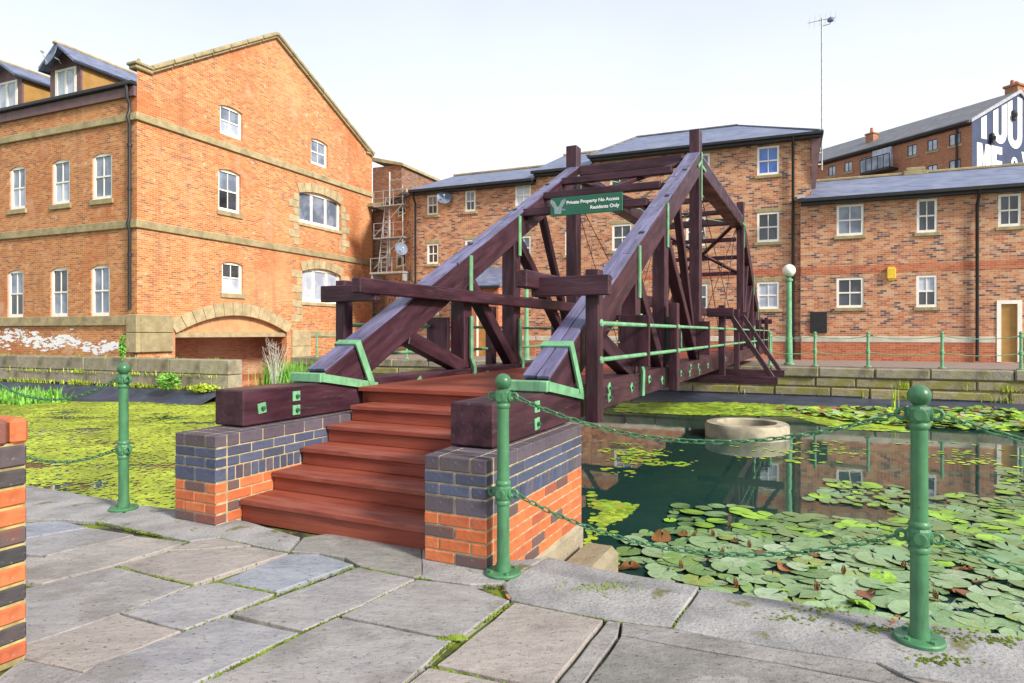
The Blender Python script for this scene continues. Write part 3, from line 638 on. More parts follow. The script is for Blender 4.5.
for (xa, xb, apx, apy, ey, sy, w0, w1) in ((43, 76, 61, 47.5, 66, 106, 50, 71), (-16, 17, 4.4, 64, 79, 120, -9, 12)):
    x0, x1, W0, W1 = -dz(xa+2, 90)[0], -dz(xb-1, 90)[0], -dz(w0, 90)[0], -dz(w1, 90)[0]
    dormer(x0, x1, dz(apx, sy)[1], dz(apx, ey)[1]+.1, dz(apx, apy)[1]+.05, W0, W1)
dormer(-13.4, -11.6, 10.9, 12.2, 13.3, -13.0, -12.0)

# ---- modern flats on the far bank
FO = Vector((17.88, 23.3, 0)); FD = P2
def sx(px): return on_face(FO, FD, px, 300)[0]
def zy(px, py): return on_face(FO, FD, px, py)[1]
fl = lambda s, z, d: Vector((s, d, z))
def flats(name, label, px0, px1, ze, zr, wins, org_s, dep=10., band=True, plinth=True, fwd=0., x0=None, x1=None, roofmat='slate', ovl=.3, ovr=.3, hip=None):
    s0 = sx(px0) if x0 is None else x0; s1 = sx(px1) if x1 is None else x1
    O = FO+FD*s0-B2*fwd; t = thing(name, label, 'building', (O.x, O.y, ZB), -T2); L = s1-s0
    Mf = lambda s, z, d: Vector((s-s0, d, z-ZB))
    ops = [tuple(r[:4]) for r in wins]
    w = MB(); wall(w, Mf, s0, s1, ZB-.1, [(s0, ze), (s1, ze)], ops)
    for x in (0, L): w.add([(x, 0, -.1), (x, dep, -.1), (x, dep, ze-ZB), (x, dep/2, ze-ZB+.01 if hip else zr-ZB-.12), (x, 0, ze-ZB)], [(0, 1, 2, 3, 4)])
    w.add([(0, dep, -.1), (L, dep, -.1), (L, dep, ze-ZB), (0, dep, ze-ZB)], [(0, 1, 2, 3)])
    wl_ = w.build('wall', M['brick_right'], t, fix=False)
    for r in wins:
        if len(r) > 5 and r[5] == 'door': continue
        window(t, Mf, *r[:4], glass=r[4], sill=.13, lintel=r[5] if len(r) > 5 else .16, fr=.085, dep=.07)
    rf = MB(); e = ze-ZB; z2 = zr-ZB
    if hip:
        ha, hb = hip; z2 = zr-ZB
        rf.add([(-ovl, -.38, e), (L+ovr, -.38, e), (L+ovr, dep+.38, e), (-ovl, dep+.38, e), (-ovl, -.38, e+.08), (L+ovr, -.38, e+.08), (L+ovr, dep+.38, e+.08), (-ovl, dep+.38, e+.08), (ha, dep/2, z2+.1), (hb, dep/2, z2+.1)],
               [(0, 1, 2, 3), (0, 1, 5, 4), (1, 2, 6, 5), (2, 3, 7, 6), (3, 0, 4, 7), (4, 5, 9, 8), (5, 6, 9), (6, 7, 8, 9), (7, 4, 8)]); rf.build('roof', M[roofmat], t)
        g = MB(); g.beam((ha, dep/2, z2+.11), (hb, dep/2, z2+.11), .26, .08, ch=.03); g.beam((hb, dep/2, z2+.11), (L+ovr, -.36, e+.11), .22, .07, ch=.02); g.beam((ha, dep/2, z2+.11), (-ovl, -.36, e+.11), .22, .07, ch=.02); g.build('ridge_tiles', M['slate_mill'], t)
        g = MB(); mbox(g, lambda s, z, d: Vector((s, d, z)), -ovl, L+ovr, e-.05, e+.07, -.47, -.385, .02); g.box(L+ovr+.005, L+ovr+.09, -.47, dep, e-.05, e+.07, .02); g.box(.01, L+ovr, -.36, .01, e-.14, e-.004); g.box(L+.01, L+ovr, .012, dep, e-.14, e-.004); g.build('gutter', M['black'], t)
        return t, Mf, wl_, s0, s1
    rf.prism([(-ovl, -.38, e-.02), (-ovl, dep/2, z2), (-ovl, dep+.38, e-.02), (-ovl, dep+.38, e+.1), (-ovl, dep/2, z2+.14), (-ovl, -.38, e+.1)], (L+ovl+ovr, 0, 0)); rf.build('roof', M[roofmat], t)
    g = MB(); mbox(g, lambda s, z, d: Vector((s, d, z)), -ovl, L+ovr, e-.06, e+.08, -.5, -.385, .02); g.build('gutter', M['black'], t)
    g = MB(); mbox(g, lambda s, z, d: Vector((s, d, z)), .01, L-.01, e-.14, e-.025, -.36, .01); g.build('fascia', M['black'], t)
    g = MB(); g.beam((-ovl, dep/2, z2+.16), (L+ovr, dep/2, z2+.16), .3, .12, ch=.03); g.build('ridge_tiles', M['stone'], t)
    return t, Mf, wl_, s0, s1
def win(x0, x1, y0, y1, g=('glass_mid', 'glass'), l=.16):
    r = rects(FO, FD, [(x0, x1, y0, y1)])[0]; return (*r, g, l)
gg = ('glass', 'glass'); gm_ = ('glass_mid', 'glass'); gp = ('glass_pale', 'glass_pale'); gb = ('glass_blue', 'glass_blue')
# right-hand two-storey range
zeR = zy(850, 196.6)-.16
door_r = rects(FO, FD, [(994.5, 1019.5, 300.6, 361)])[0]; door_r = (door_r[0], door_r[1], ZB+.02, door_r[3])
wR = [win(836, 863, 205.5, 236.5, ('glass_mid', 'glass_mid'), .0), win(915.4, 936, 200, 233.5, gg, .0), win(996, 1019, 195, 227.5, gg, .0), win(836, 863, 278, 308, gg, .0), win(915, 936, 275.5, 307.5, ('glass_pale', 'glass'), .0)]
e_ = wR[2]; wR += [(e_[0]+2.9*i, e_[1]+2.9*i, e_[2], e_[3], gg, 0.) for i in (1, 2, 3, 4)]
right, mR, rw, r0, r1 = flats('brick_flats', 'two-storey brick flats with a red band, black downpipe and ochre door on the right', 800.5, 1024, zeR, zeR+1.55, wR+[(*door_r, gg, 'door')], 0, 8.5, x1=sx(1024)+11, fwd=.25, ovl=.12)
bz = zy(850, 269.5); q = MB(); mbox(q, mR, r0+.02, r1-.02, bz-.18, bz+.13, -.012, .02); q.build('red_band', M['brick_red'], rw)
pz = zy(850, 339.5)
for a, b in ((r0+.02, door_r[0]-.05), (door_r[1]+.05, r1-.02)):
    q = MB(); mbox(q, mR, a, b, pz-.1, pz+.12, -.035, .03, .01); q.build('plinth_course', M['plinth'], rw)
    q = MB(); mbox(q, mR, a, b, ZB-.05, pz-.102, -.02, .02); q.build('plinth', M['brick_red'], rw)
d_ = MB(); a, b, lo, hi = door_r
for p, r in ((a, a+.13), (b-.13, b)): mbox(d_, mR, p, r, lo, hi, -.03, .12)
mbox(d_, mR, a+.13, b-.13, hi-.13, hi, -.03, .12); df = d_.build('door_frame', M['white'], right)
d_ = MB(); mbox(d_, mR, a+.135, b-.135, lo, hi-.135, .05, .1); d_.build('door', M['ochre'], df)
q = MB(); px_s = sx(974.5); q.tube([mR(px_s, zeR-.02, -.42), mR(px_s, zeR-.3, -.3), mR(px_s, zeR-.55, -.11), mR(px_s, ZB+.05, -.11)], .055, 8); q.build('downpipe', M['black'], right, smooth=True)
q = MB(); mbox(q, mR, sx(885.5), sx(894.5), zy(890, 279.5), zy(890, 269), -.14, -.013, .02); mbox(q, mR, sx(887), sx(893), zy(890, 281.2), zy(890, 279.4), -.1, -.013, .01); mbox(q, mR, sx(886.5), sx(893.5), zy(890, 269.1), zy(890, 267.6), -.1, -.013, .01)
tag(q.build('alarm_box', M['yellow'], loc=right.location, rot=(0, 0, -T2)), 'yellow burglar alarm box on the red band of the right flats', 'alarm box')
q = MB(); mbox(q, mR, sx(810), sx(826.5), zy(818, 333), zy(818, 312), -.06, -.002, .01); q2 = tag(q.build('notice_board', M['black'], loc=right.location, rot=(0, 0, -T2)), 'black rectangular notice board on the brick wall beside the globe lamp', 'notice board')
q = MB(); e2 = Vector((sx(935)-r0, 4.25, zeR+1.70-ZB)); q.box(e2.x-.45, e2.x+.45, 4.0, 4.5, e2.z-.1, e2.z+.08, .02); q.box(e2.x-.35, e2.x+.35, 4.05, 4.45, e2.z+.08, e2.z+.24, .02); q.build('ridge_vent', M['stone'], right)
q = MB(); q.prism([(-.13, -.4, zeR-ZB+.1), (.0, -.4, zeR-ZB+.12), (.0, 4.2, zeR-ZB+1.68), (-.13, 4.2, zeR-ZB+1.66)], (.16, 0, .03)); q.build('lead_flashing', M['lead'], right)
# tall block in the middle
zeC = zy(797, 131)-.27
wC = [win(757, 779.5, 146, 175, gb, .0), win(757, 779.5, 212, 242, gg), win(757, 779.5, 281.5, 309, gp), win(612, 632, 224, 250.5, gg), win(610, 629, 163, 186, gm_), win(614, 633, 288, 312, gm_), win(690, 710, 154, 181, gm_), win(686, 706, 217, 246, gg), win(688, 708, 284, 310, gm_)]
RO = FO+B2*4.75; hR = on_face(RO, FD, 738, 125.5); hL = on_face(RO, FD, 600, 141); zrC = hR[1]-.1; cs0 = sx(592)
tall, mC, cw, c0, c1 = flats('brick_apartment_block', 'three-storey multicoloured brick block with a wide hipped slate roof behind the bridge', 592, 811, zeC, zrC, wC, 0, 9.5, ovl=.1, ovr=.35, hip=(max(hL[0]-cs0, 1.0), hR[0]-cs0))
q = MB(); mbox(q, mC, c0+.02, c1-.02, bz-.16, bz+.14, -.012, .02); q.build('red_band', M['brick_red'], cw)
q = MB(); mbox(q, mC, c0+.02, c1-.02, pz-.1, pz+.12, -.035, .03, .01); q.build('plinth_course', M['plinth'], cw); q = MB(); mbox(q, mC, c0+.02, c1-.02, ZB-.05, pz-.102, -.02, .02); q.build('plinth', M['brick_red'], cw)
q = MB(); s_ = sx(793); q.tube([mC(s_, zeC-.02, -.42), mC(s_, zeC-.3, -.3), mC(s_, zeC-.55, -.11), mC(s_, ZB+.05, -.11)], .055, 8); q.build('downpipe', M['black'], tall, smooth=True)
L_ = c1-c0; q = MB(); q.prism([(L_+.012, -.02, zeC-ZB-2.1), (L_+.012, -.2, zeC-ZB-.15), (L_+.36, -.2, zeC-ZB-.15), (L_+.16, -.02, zeC-ZB-2.1)], (0, .1, 0)); q.build('bargeboard', M['fascia'], tall)
# middle link block and the long left range
zeB = zy(560, 168)-.2; wB = [win(565, 573, 231, 255, gg), win(566, 576, 180, 205, gm_), win(566, 576, 286, 310, gm_)]
link_b, mB, bw_, b0, b1 = flats('brick_link_block', 'narrow stepped brick block between the tall block and the long range, slate roofed', 536, 591.7, zeB, zeB+1.9, wB, 0, 9., ovl=.1, ovr=.0)
q = MB(); mbox(q, mB, b0+.02, b1-.02, bz-.16, bz+.14, -.012, .02); q.build('red_band', M['brick_red'], bw_); q = MB(); mbox(q, mB, b0+.02, b1-.02, pz-.1, pz+.12, -.035, .03, .01); q.build('plinth_course', M['plinth'], bw_)
zeA = zy(470, 183)-.24
wA = [win(427, 438, 195, 215, gm_), win(465, 475.5, 190.5, 211.5, gm_), win(515, 531, 184, 206, ('glass_pale', 'glass_pale')), win(427, 438.5, 243.5, 264, gg), win(465, 477, 239.5, 262, gm_), win(516, 531, 236, 260, gm_), win(427, 439, 294, 315, gg), win(464, 476, 292, 314, gm_)]
rangeA, mA, aw, a0, a1 = flats('brick_range', 'long brick range of flats with pale slate roof between the warehouse and the tall block', 413, 535.8, zeA, zeA+1.75, wA, 0, 9., ovl=.0, ovr=.0)
q = MB(); mbox(q, mA, a0+.02, a1-.02, bz-.16, bz+.14, -.012, .02); q.build('red_band', M['brick_red'], aw); q = MB(); mbox(q, mA, a0+.02, a1-.02, pz-.1, pz+.12, -.035, .03, .01); q.build('plinth_course', M['plinth'], aw); q = MB(); mbox(q, mA, a0+.02, a1-.02, ZB-.05, pz-.102, -.02, .02); q.build('plinth', M['brick_red'], aw)
q = MB(); s_ = sx(416.5); q.tube([mA(s_, zeA-.02, -.42), mA(s_, zeA-.3, -.3), mA(s_, zeA-.55, -.11), mA(s_, ZB+.05, -.11)], .055, 8); q.build('downpipe', M['black'], rangeA, smooth=True)
# splayed corner piece running back behind the warehouse
XD = Vector((math.cos(R(62)), -math.sin(R(62)), 0)); XO = FO+FD*a0-XD*9.5; mX = lambda s, z, d: Vector((s, d, z-ZB))
tX = thing('brick_corner_block', 'splayed brick corner block with narrow windows behind the lattice mast', 'building', (XO.x, XO.y, ZB), -R(62))
xr = rects(XO, XD, [(397.5, 405.5, 195, 216), (396, 405.5, 242, 267), (396, 405.5, 291, 314)])
w = MB(); wall(w, mX, -9, 9.46, ZB-.1, [(-9, zeA), (9.46, zeA)], xr); w.add([(9.4, 0, -.1), (9.4, 6, -.1), (9.4, 6, zeA-ZB), (9.4, 0, zeA-ZB)], [(0, 1, 2, 3)]); w.build('wall', M['brick_right'], tX, fix=False)
for r in xr: window(tX, mX, *r, glass=gm_, sill=.14, lintel=.2, fr=.09, dep=.07)
q = MB(); q.prism([(-9, -.35, zeA-ZB), (-9, 4, zeA-ZB+.95), (-9, 4, zeA-ZB+.8), (-9, -.3, zeA-ZB-.1)], (18.8, 0, 0)); q.build('roof', M['slate'], tX)
q = MB(); mbox(q, mX, -9, 9.4, zeA-.08, zeA+.08, -.48, -.36, .02); q.build('gutter', M['black'], tX)
# brick parapet of the rear wing right behind the gable
s0_, z0_ = on_face(C, B2, 371.5, 165)
q = MB(); pA = Vector((-7.9, 37.4, 0)); 
rear = thing('brick_rear_wing', 'dark brick rear wing with stone coping and ledge just behind the orange gable', 'building', (pA.x, pA.y, 0), -T2)
q.box(-.2, 1.75, 0, 6, 0, 11.0); q.build('wall', M['brick_dark'], rear)
q = MB(); q.prism([(-.3, -.12, 11.62), (1.9, -.12, 11.05), (1.9, -.12, 10.9), (-.3, -.12, 11.4)], (0, 6.3, 0)); q.build('coping', M['stone'], rear)
q = MB(); q.box(-.25, 3.0, -.9, -.02, 8.55, 8.75, .02); q.build('ledge', M['stone'], rear)
q = MB(); q.box(-.25, 1.9, -.06, .03, 5.2, 5.5, .02); q.build('ledge', M['stone'], rear)

# little porch with an orange door
pO = FO+FD*sx(474)-B2*1.6; Lp = sx(512)-sx(474)
por = thing('entrance_porch', 'low brick entrance porch with slate lean-to roof and orange door behind the bridge', 'porch', (pO.x, pO.y, ZB), -T2)
zp = zy(490, 290)-ZB; mP = lambda s, z, d: Vector((s, d, z))
q = MB(); dr = (.45*Lp, .45*Lp+1.0, .0, 2.15); wall(q, mP, 0, Lp, 0, [(0, zp), (Lp, zp)], [dr]); q.add([(0, 0, 0), (0, 1.6, 0), (0, 1.6, zp), (0, 0, zp)], [(0, 1, 2, 3)]); q.add([(Lp, 0, 0), (Lp, 1.6, 0), (Lp, 1.6, zp), (Lp, 0, zp)], [(0, 1, 2, 3)]); q.build('wall', M['brick_red'], por, fix=False)
q = MB(); mbox(q, mP, dr[0]+.07, dr[1]-.07, 0, 2.08, .06, .1); dd = q.build('door', M['door'], por)
q = MB(); mbox(q, mP, dr[0], dr[0]+.068, 0, 2.15, .0, .12); mbox(q, mP, dr[1]-.068, dr[1], 0, 2.15, .0, .12); mbox(q, mP, dr[0]+.068, dr[1]-.068, 2.082, 2.15, .0, .12); q.build('door_frame', M['white'], dd)
q = MB(); q.prism([(-.2, -.25, zp-.02), (-.2, 1.58, zp+.95), (-.2, 1.58, zp+1.07), (-.2, -.25, zp+.1)], (Lp+.4, 0, 0)); q.build('roof', M['slate'], por)
q = MB(); q.box(-.2, Lp+.2, -.36, -.255, zp-.06, zp+.06, .02); q.build('gutter', M['black'], por)

# ---- big mill with painted gable on the right
D3 = Vector((-.4303, .9027, 0)); E3 = Vector((.9027, .4303, 0)); MO = Vector((42.8, 60, 0)); am = math.atan2(.4303, .9027)
mill = thing('brick_mill', 'tall brick mill with slate roof and slate-blue gable lettered in white on the right', 'building', MO, am)
LM = 48.; GW = 15.5; zeM = 21.0; apM = 24.8
mF = lambda s, z, d: Vector((d, s, z)); mG = lambda s, z, d: Vector((s, d, z))        # facade runs back along local y, gable along local x
mw = rects(MO, D3, [(828.4, 835.7, 165.5, 175), (844.5, 852.4, 161, 171), (861.5, 870, 157, 167), (907.5, 917, 145.5, 156), (927.4, 937.4, 140.5, 151.4), (949, 960.8, 134, 145.5)])
zlo = sum(r[2] for r in mw)/6; zhi = sum(r[3] for r in mw)/6; mw = [(r[0], r[1], zlo, zhi) for r in mw]
mw += [(r[0], r[1], zlo-2.5, zhi-2.5) for r in mw]
w = MB(); wall(w, mF, 0, LM, 0, [(0, zeM), (LM, zeM)], mw, .1); w.add([(0, LM, 0), (GW, LM, 0), (GW, LM, zeM), (GW/2, LM, apM), (0, LM, zeM)], [(0, 1, 2, 3, 4)]); w.add([(GW, 0, 0), (GW, LM, 0), (GW, LM, zeM), (GW, 0, zeM)], [(0, 1, 2, 3)])
mwall = w.build('wall', M['brick_mill'], mill, fix=False)
w = MB(); wall(w, mG, 0, GW, 0, [(0, zeM), (GW/2, apM), (GW, zeM)]); w.build('painted_gable', M['mural'], mill, fix=False)
for r in mw:
    f = MB(); a, b, lo, hi = r
    for p in ((a, a+.07, lo, hi), (b-.07, b, lo, hi), (a+.07, b-.07, lo, lo+.07), (a+.07, b-.07, hi-.07, hi), ((a+b)/2-.03, (a+b)/2+.03, lo+.07, hi-.07)): mbox(f, mF, *p, .02, .09)
    fo = f.build('window', M['black'], mill); g = MB(); mbox(g, mF, a+.06, b-.06, lo+.06, hi-.06, .06, .08); g.build('pane', M['glass_pale'], fo)
    g = MB(); mbox(g, mF, a-.15, b+.15, lo-.22, lo-.005, -.08, .1); g.build('sill', M['stone'], fo)
r = MB(); r.prism([(-.5, -.02, zeM-.1), (GW/2, -.02, apM+.1), (GW+.5, -.02, zeM-.1), (GW+.5, -.02, zeM+.2), (GW/2, -.02, apM+.4), (-.5, -.02, zeM+.2)], (0, LM+.4, 0)); r.build('roof', M['slate_mill'], mill)
q = MB(); q.prism([(-.3, -.16, zeM-.05), (GW/2, -.16, apM+.12), (GW+.3, -.16, zeM-.05), (GW+.3, -.16, zeM+.26), (GW/2, -.16, apM+.46), (-.3, -.16, zeM+.26)], (0, .135, 0)); q.build('verge', M['lead'], mill)
q = MB(); q.box(-.62, -.5, .2, LM, zeM-.05, zeM+.1, .03); q.box(-.12, -.01, .02, LM, zeM-.25, zeM-.12, .02); q.build('gutter', M['black'], mill)
q = MB(); q.tube([(-.12, 1.3, zeM-.3), (-.12, 1.3, 2)], .1, 8); q.build('downpipe', M['black'], mill)
q = MB(); q.box(GW/2+.45, GW/2+1.9, .35, 1.5, apM-.6, apM+1.15); q.box(GW/2+.33, GW/2+2.02, .2, 1.65, apM+1.155, apM+1.4, .04); ch = q.build('chimney', M['brick_mill'], mill)
q = MB(); q.lathe([(.16, 0), (.2, .1), (.15, .5), (0, .5)], 10, (GW/2+.8, 1, apM+1.4)); q.lathe([(.16, 0), (.2, .1), (.15, .5), (0, .5)], 10, (GW/2+1.5, 1, apM+1.4)); q.build('chimney_pot', M['brick_red'], ch)
sc_, _ = on_face(MO, D3, 853, 140)
q = MB(); q.box(2.7, 3.6, sc_-.45, sc_+.45, zeM+.9, zeM+2.6); q.box(2.6, 3.7, sc_-.55, sc_+.55, zeM+2.605, zeM+2.8, .04); ch = q.build('chimney', M['brick_mill'], mill)
q = MB(); q.lathe([(.17, 0), (.2, .1), (.15, .6), (0, .6)], 10, (3.1, sc_, zeM+2.8)); q.build('chimney_pot', M['brick_red'], ch)
ba = rects(MO, D3, [(869.4, 898.7, 153, 173)])[0]
q = MB(); q.box(-1.5, -.01, ba[0], ba[1], ba[2]-.05, ba[2]+.2, .02); bal = q.build('balcony', M['black'], mill)
q = MB(); n = 5
for i in range(n+1):
    y = ba[0]+(ba[1]-ba[0])*i/n; q.box(-1.5, -1.44, y-.03, y+.03, ba[2]+.2, ba[2]+1.5)
q.box(-1.52, -1.42, ba[0], ba[1], ba[2]+1.5, ba[2]+1.58); q.build('railing', M['black'], bal)
for i in range(n):
    q = MB(); y0 = ba[0]+(ba[1]-ba[0])*i/n+.04; y1 = ba[0]+(ba[1]-ba[0])*(i+1)/n-.04; q.box(-1.48, -1.46, y0, y1, ba[2]+.25, ba[2]+1.45); q.build('pane', M['glass_mid'], bal)
q = MB(); mbox(q, mF, ba[0]+.6, ba[1]-.6, ba[2]+.2, ba[3]+.4, -.35, .05); q.build('bay_window', M['glass_pale'], bal)
# painted letters: bold blocks, the top row cut by the slope of the gable
def gx(px): return on_face(MO, E3, px, 130)
def gtop(s): return zeM+(apM-zeM)*min(s, GW-s)/(GW/2)-.12
def letter(polys, name='painted_letter'):
    q = MB()
    for p in polys: q.prism([mG(s, z, -.012) for s, z in p], (0, -.02, 0))
    q.build(name, M['letter'], mill)
def stem(a, b, lo, hi=None, n=1): return [(a, lo), (b, lo), (b, gtop(b) if hi is None else hi), (a, gtop(a) if hi is None else hi)]
zr1 = on_face(MO, E3, 1000, 144)[1]; zr2 = on_face(MO, E3, 983, 143)[1]-.05
u = (gx(1006.5)[0]-gx(993)[0])
def bowl(a, b, lo, th):                                              # U-shaped bottom
    N = 10; c = (a+b)/2; ro = (b-a)/2; ri = ro-th; out = []
    for i in range(N):
        t0, t1 = math.pi+math.pi*i/N, math.pi+math.pi*(i+1)/N
        out.append([(c+ro*math.cos(t0), lo+ro+ro*math.sin(t0)), (c+ro*math.cos(t1), lo+ro+ro*math.sin(t1)), (c+ri*math.cos(t1), lo+ro+ri*1.1*math.sin(t1)), (c+ri*math.cos(t0), lo+ro+ri*1.1*math.sin(t0))])
    return out
def U(a, b, lo, th): ro = (b-a)/2; return [stem(a, a+th, lo+ro), stem(b-th, b, lo+ro)]+bowl(a, b, lo, th)
x = gx(981)[0]; th = u*.36
letter([stem(x, x+th*1.05, zr1+.15)])                                # Y: its arms are lost at the sloping edge
letter(U(gx(993)[0], gx(1006.3)[0], zr1, th)); letter(U(gx(1007.3)[0], gx(1007.3)[0]+u*1.12, zr1-.15, th))
x2 = gx(1007.3)[0]+u*1.22
letter([stem(x2+.2, x2+.2+th, zr1-.1)])
hh = 3.4; lo2 = zr2-hh; xm_ = gx(976.7)[0]; wM = gx(990.3)[0]-xm_
letter([[(xm_, lo2), (xm_+th, lo2), (xm_+th, zr2), (xm_, zr2)], [(xm_+wM-th, lo2), (xm_+wM, lo2), (xm_+wM, zr2), (xm_+wM-th, zr2)], [(xm_+th, zr2), (xm_+th, zr2-1.1), (xm_+wM/2, lo2+.6), (xm_+wM/2, lo2+1.9)], [(xm_+wM-th, zr2), (xm_+wM/2, lo2+1.9), (xm_+wM/2, lo2+.6), (xm_+wM-th, zr2-1.1)]])
xe = gx(991.2)[0]; we = wM*.8
letter([[(xe, lo2), (xe+th, lo2), (xe+th, zr2), (xe, zr2)]]+[[(xe+th, z), (xe+we, z), (xe+we, z+.72), (xe+th, z+.72)] for z in (zr2-.72, lo2+hh/2-.36, lo2)])
xa = gx(1010)[0]; wa = wM*.72; za = zr2-.75
def ringp(cx, cz, ro, ri, N=14): return [[(cx+ro*math.cos(a), cz+ro*math.sin(a)), (cx+ro*math.cos(b), cz+ro*math.sin(b)), (cx+ri*math.cos(b), cz+ri*math.sin(b)), (cx+ri*math.cos(a), cz+ri*math.sin(a))] for a, b in [(6.2832*i/N, 6.2832*(i+1)/N) for i in range(N)]]
letter(ringp(xa+wa*.45, za-.45, .52, .2)+ringp(xa+wa*.45, za-1.5, .7, .3)+[[(xa+wa*.6, za-1.9), (xa+wa*.95, za-2.3), (xa+wa*1.1, za-2.1), (xa+wa*.75, za-1.6)]])
xy = xa+wa+.35; letter([[(xy+.55, lo2), (xy+.55+th, lo2), (xy+.55+th, lo2+1.7), (xy+.55, lo2+1.7)], [(xy, zr2), (xy+th, zr2), (xy+.55+th*.6, lo2+1.7), (xy+.55, lo2+1.7)], [(xy+1.1, zr2), (xy+1.1+th, zr2), (xy+.55+th, lo2+1.7), (xy+.55+th*.4, lo2+1.7)]])
for px, py in ((1012, 116), (990.5, 139)):
    s_, z_ = on_face(MO, E3, px, py); q = MB(); mbox(q, mG, s_-.2, s_+.2, z_-.5, z_+.5, -.3, -.04, .05); mbox(q, mG, s_-.3, s_-.05, z_-.2, z_+.15, -.55, -.3, .03)
    tag(q.build('floodlight', M['black'], loc=MO, rot=(0, 0, am)), 'black wall floodlight %s on the painted mill gable' % ('high up, nearer the apex,' if py < 130 else 'lower left, beside the first letter,'), 'floodlight', 'floodlights on the painted gable')

# ------------------------------------------------------------------ brick piers
_bc = {}
def unit(parent, dx, dy, dz, mt, loc, name='brick', ch=.006):
    key = (round(dx, 3), round(dy, 3), round(dz, 3), mt, ch)
    if key not in _bc:
        b = MB(); b.box(-dx/2, dx/2, -dy/2, dy/2, -dz/2, dz/2, ch); _bc[key] = b.mesh('brick', M[mt])
    return link(name, _bc[key], parent, Vector(loc)+Vector((random.uniform(-.0015, .0015), random.uniform(-.0015, .0015), 0)), (0, 0, random.gauss(0, .004)))
def brick_box(parent, u0, u1, v0, v1, courses, J=.009, D=.1):
    """courses: (z0, height, pitch, [materials], kind); bricks are laid along the front and both flanks"""
    for n, (z0, h, pitch, mts, fp) in enumerate(courses):
        hz = h-J; zc = z0+h/2
        W_ = u1-u0; k = max(1, round(W_/fp)); seg = W_/k; cuts = [u0]
        cuts += [u0+seg*(i+(.5 if n % 2 else 0)) for i in range(1 if n % 2 == 0 else 0, k)]+[u1]
        for a, b in zip(cuts, cuts[1:]): unit(parent, b-a-J, D, hz, random.choice(mts), ((a+b)/2, v0+D/2, zc))
        for us, sg in ((u0, 1), (u1, -1)):
            a = v0+D+J; first = True
            while a < v1-.02:
                ln = pitch*(.5 if (first and n % 2) else 1); first = False; b = min(a+ln, v1)
                unit(parent, D, b-a-J, hz, random.choice(mts), (us+sg*D/2, (a+b)/2-J/2, zc)); a = b
def pier(name, label, u0, u1, v0, v1, extra=()):
    t = thing(name, label, 'brick pier', B(u0, v0, 0), -TH, 'brick piers carrying the footbridge'); off = (u0, v0, 0)
    w, l = u1-u0, v1-v0
    c = MB(); c.box(.007, w-.007, .007, l, -1.85, .648); c.build('mortar_core', M['mortar'], t)
    red, blue, plum = ['ub_red'], ['ub_blue'], ['ub_plum']
    cs = list(extra)+[(i*.076, .076, .225, red, .22) for i in range(4)]+[(.304, .107, .074, ['ub_plum', 'ub_blue'], .22), (.411, .074, .225, blue, .22), (.485, .074, .225, blue, .22), (.559, .096, .225, plum, .2)]
    brick_box(t, 0, w, 0, l, cs)
    a = .11
    while a < l-.03:                                                 # brick-on-edge top between the flanks
        b = min(a+.113, l); unit(t, w-.2-.016, b-a-.008, .087, 'ub_plum', (w/2, (a+b)/2, .607)); a = b
    return t
pierL = pier('brick_pier', 'blue and red brick pier under the beam left of the red steps', -4.40, -3.955, 3.28, 5.25)
pierR = pier('brick_pier', 'brick pier under the beam right of the red steps, behind a green bollard', -2.215, -1.775, 3.35, 5.02, [(-.152, .076, .225, ['ub_red'], .22), (-.076, .076, .225, ['ub_red'], .22)])
c = MB(); c.box(-.012, .452, .02, 1.685, -1.85, -.155, .02); c.build('concrete_footing', M['stone_low'], pierR)
c = MB(); c.box(0, .30, 0, 1.0, -1.6, -.27, .05); tag(c.build('mossy_ledge', M['stone_mossy'], loc=B(-1.735, 3.95), rot=(0, 0, -TH)), 'mossy stone ledge at the water beside the right brick pier', 'stone ledge')
gp = thing('brick_gate_pier', 'orange and black banded brick pier end cut off by the left edge', 'brick pier', B(-3.56, .75, 0), -TH)
c = MB(); c.box(.009, .451, .009, .854, -.02, .93); c.build('mortar_core', M['mortar_moss'], gp)
M['ub_black'] = unit_brick('black_clamp_brick', [(0, (.035, .036, .042)), (.5, (.06, .055, .06)), (1, (.10, .075, .075))], .3)
seq = [('ub_red', .075), ('ub_black', .083), ('ub_red', .083), ('ub_black', .083), ('ub_red', .083), ('ub_black', .083), ('ub_red', .083), ('ub_red', .083), ('ub_red', .083), ('ub_black', .083), ('ub_plum', .103)]
def band(n, z0, h, mt, J=.010):
    cuts = [0, .18, .405, .63, .863] if n % 2 else [0, .3, .525, .745, .863]
    for us, sg in ((0, 1), (.46, -1)):
        for p, q in zip(cuts, cuts[1:]): unit(gp, .2, q-p-J, h-J, mt, (us+sg*.1, (p+q)/2, z0+h/2), ch=.009)
    for y in (.1, .763): unit(gp, .04, .19, h-J, mt, (.23, y, z0+h/2))
zz_ = 0.
for n, (mt, h) in enumerate(seq): band(n, zz_, h, mt); zz_ += h
for i in range(11): unit(gp, .475, .069, .112, 'ub_red', (.23, .045+i*.0785, zz_+.054), ch=.028)

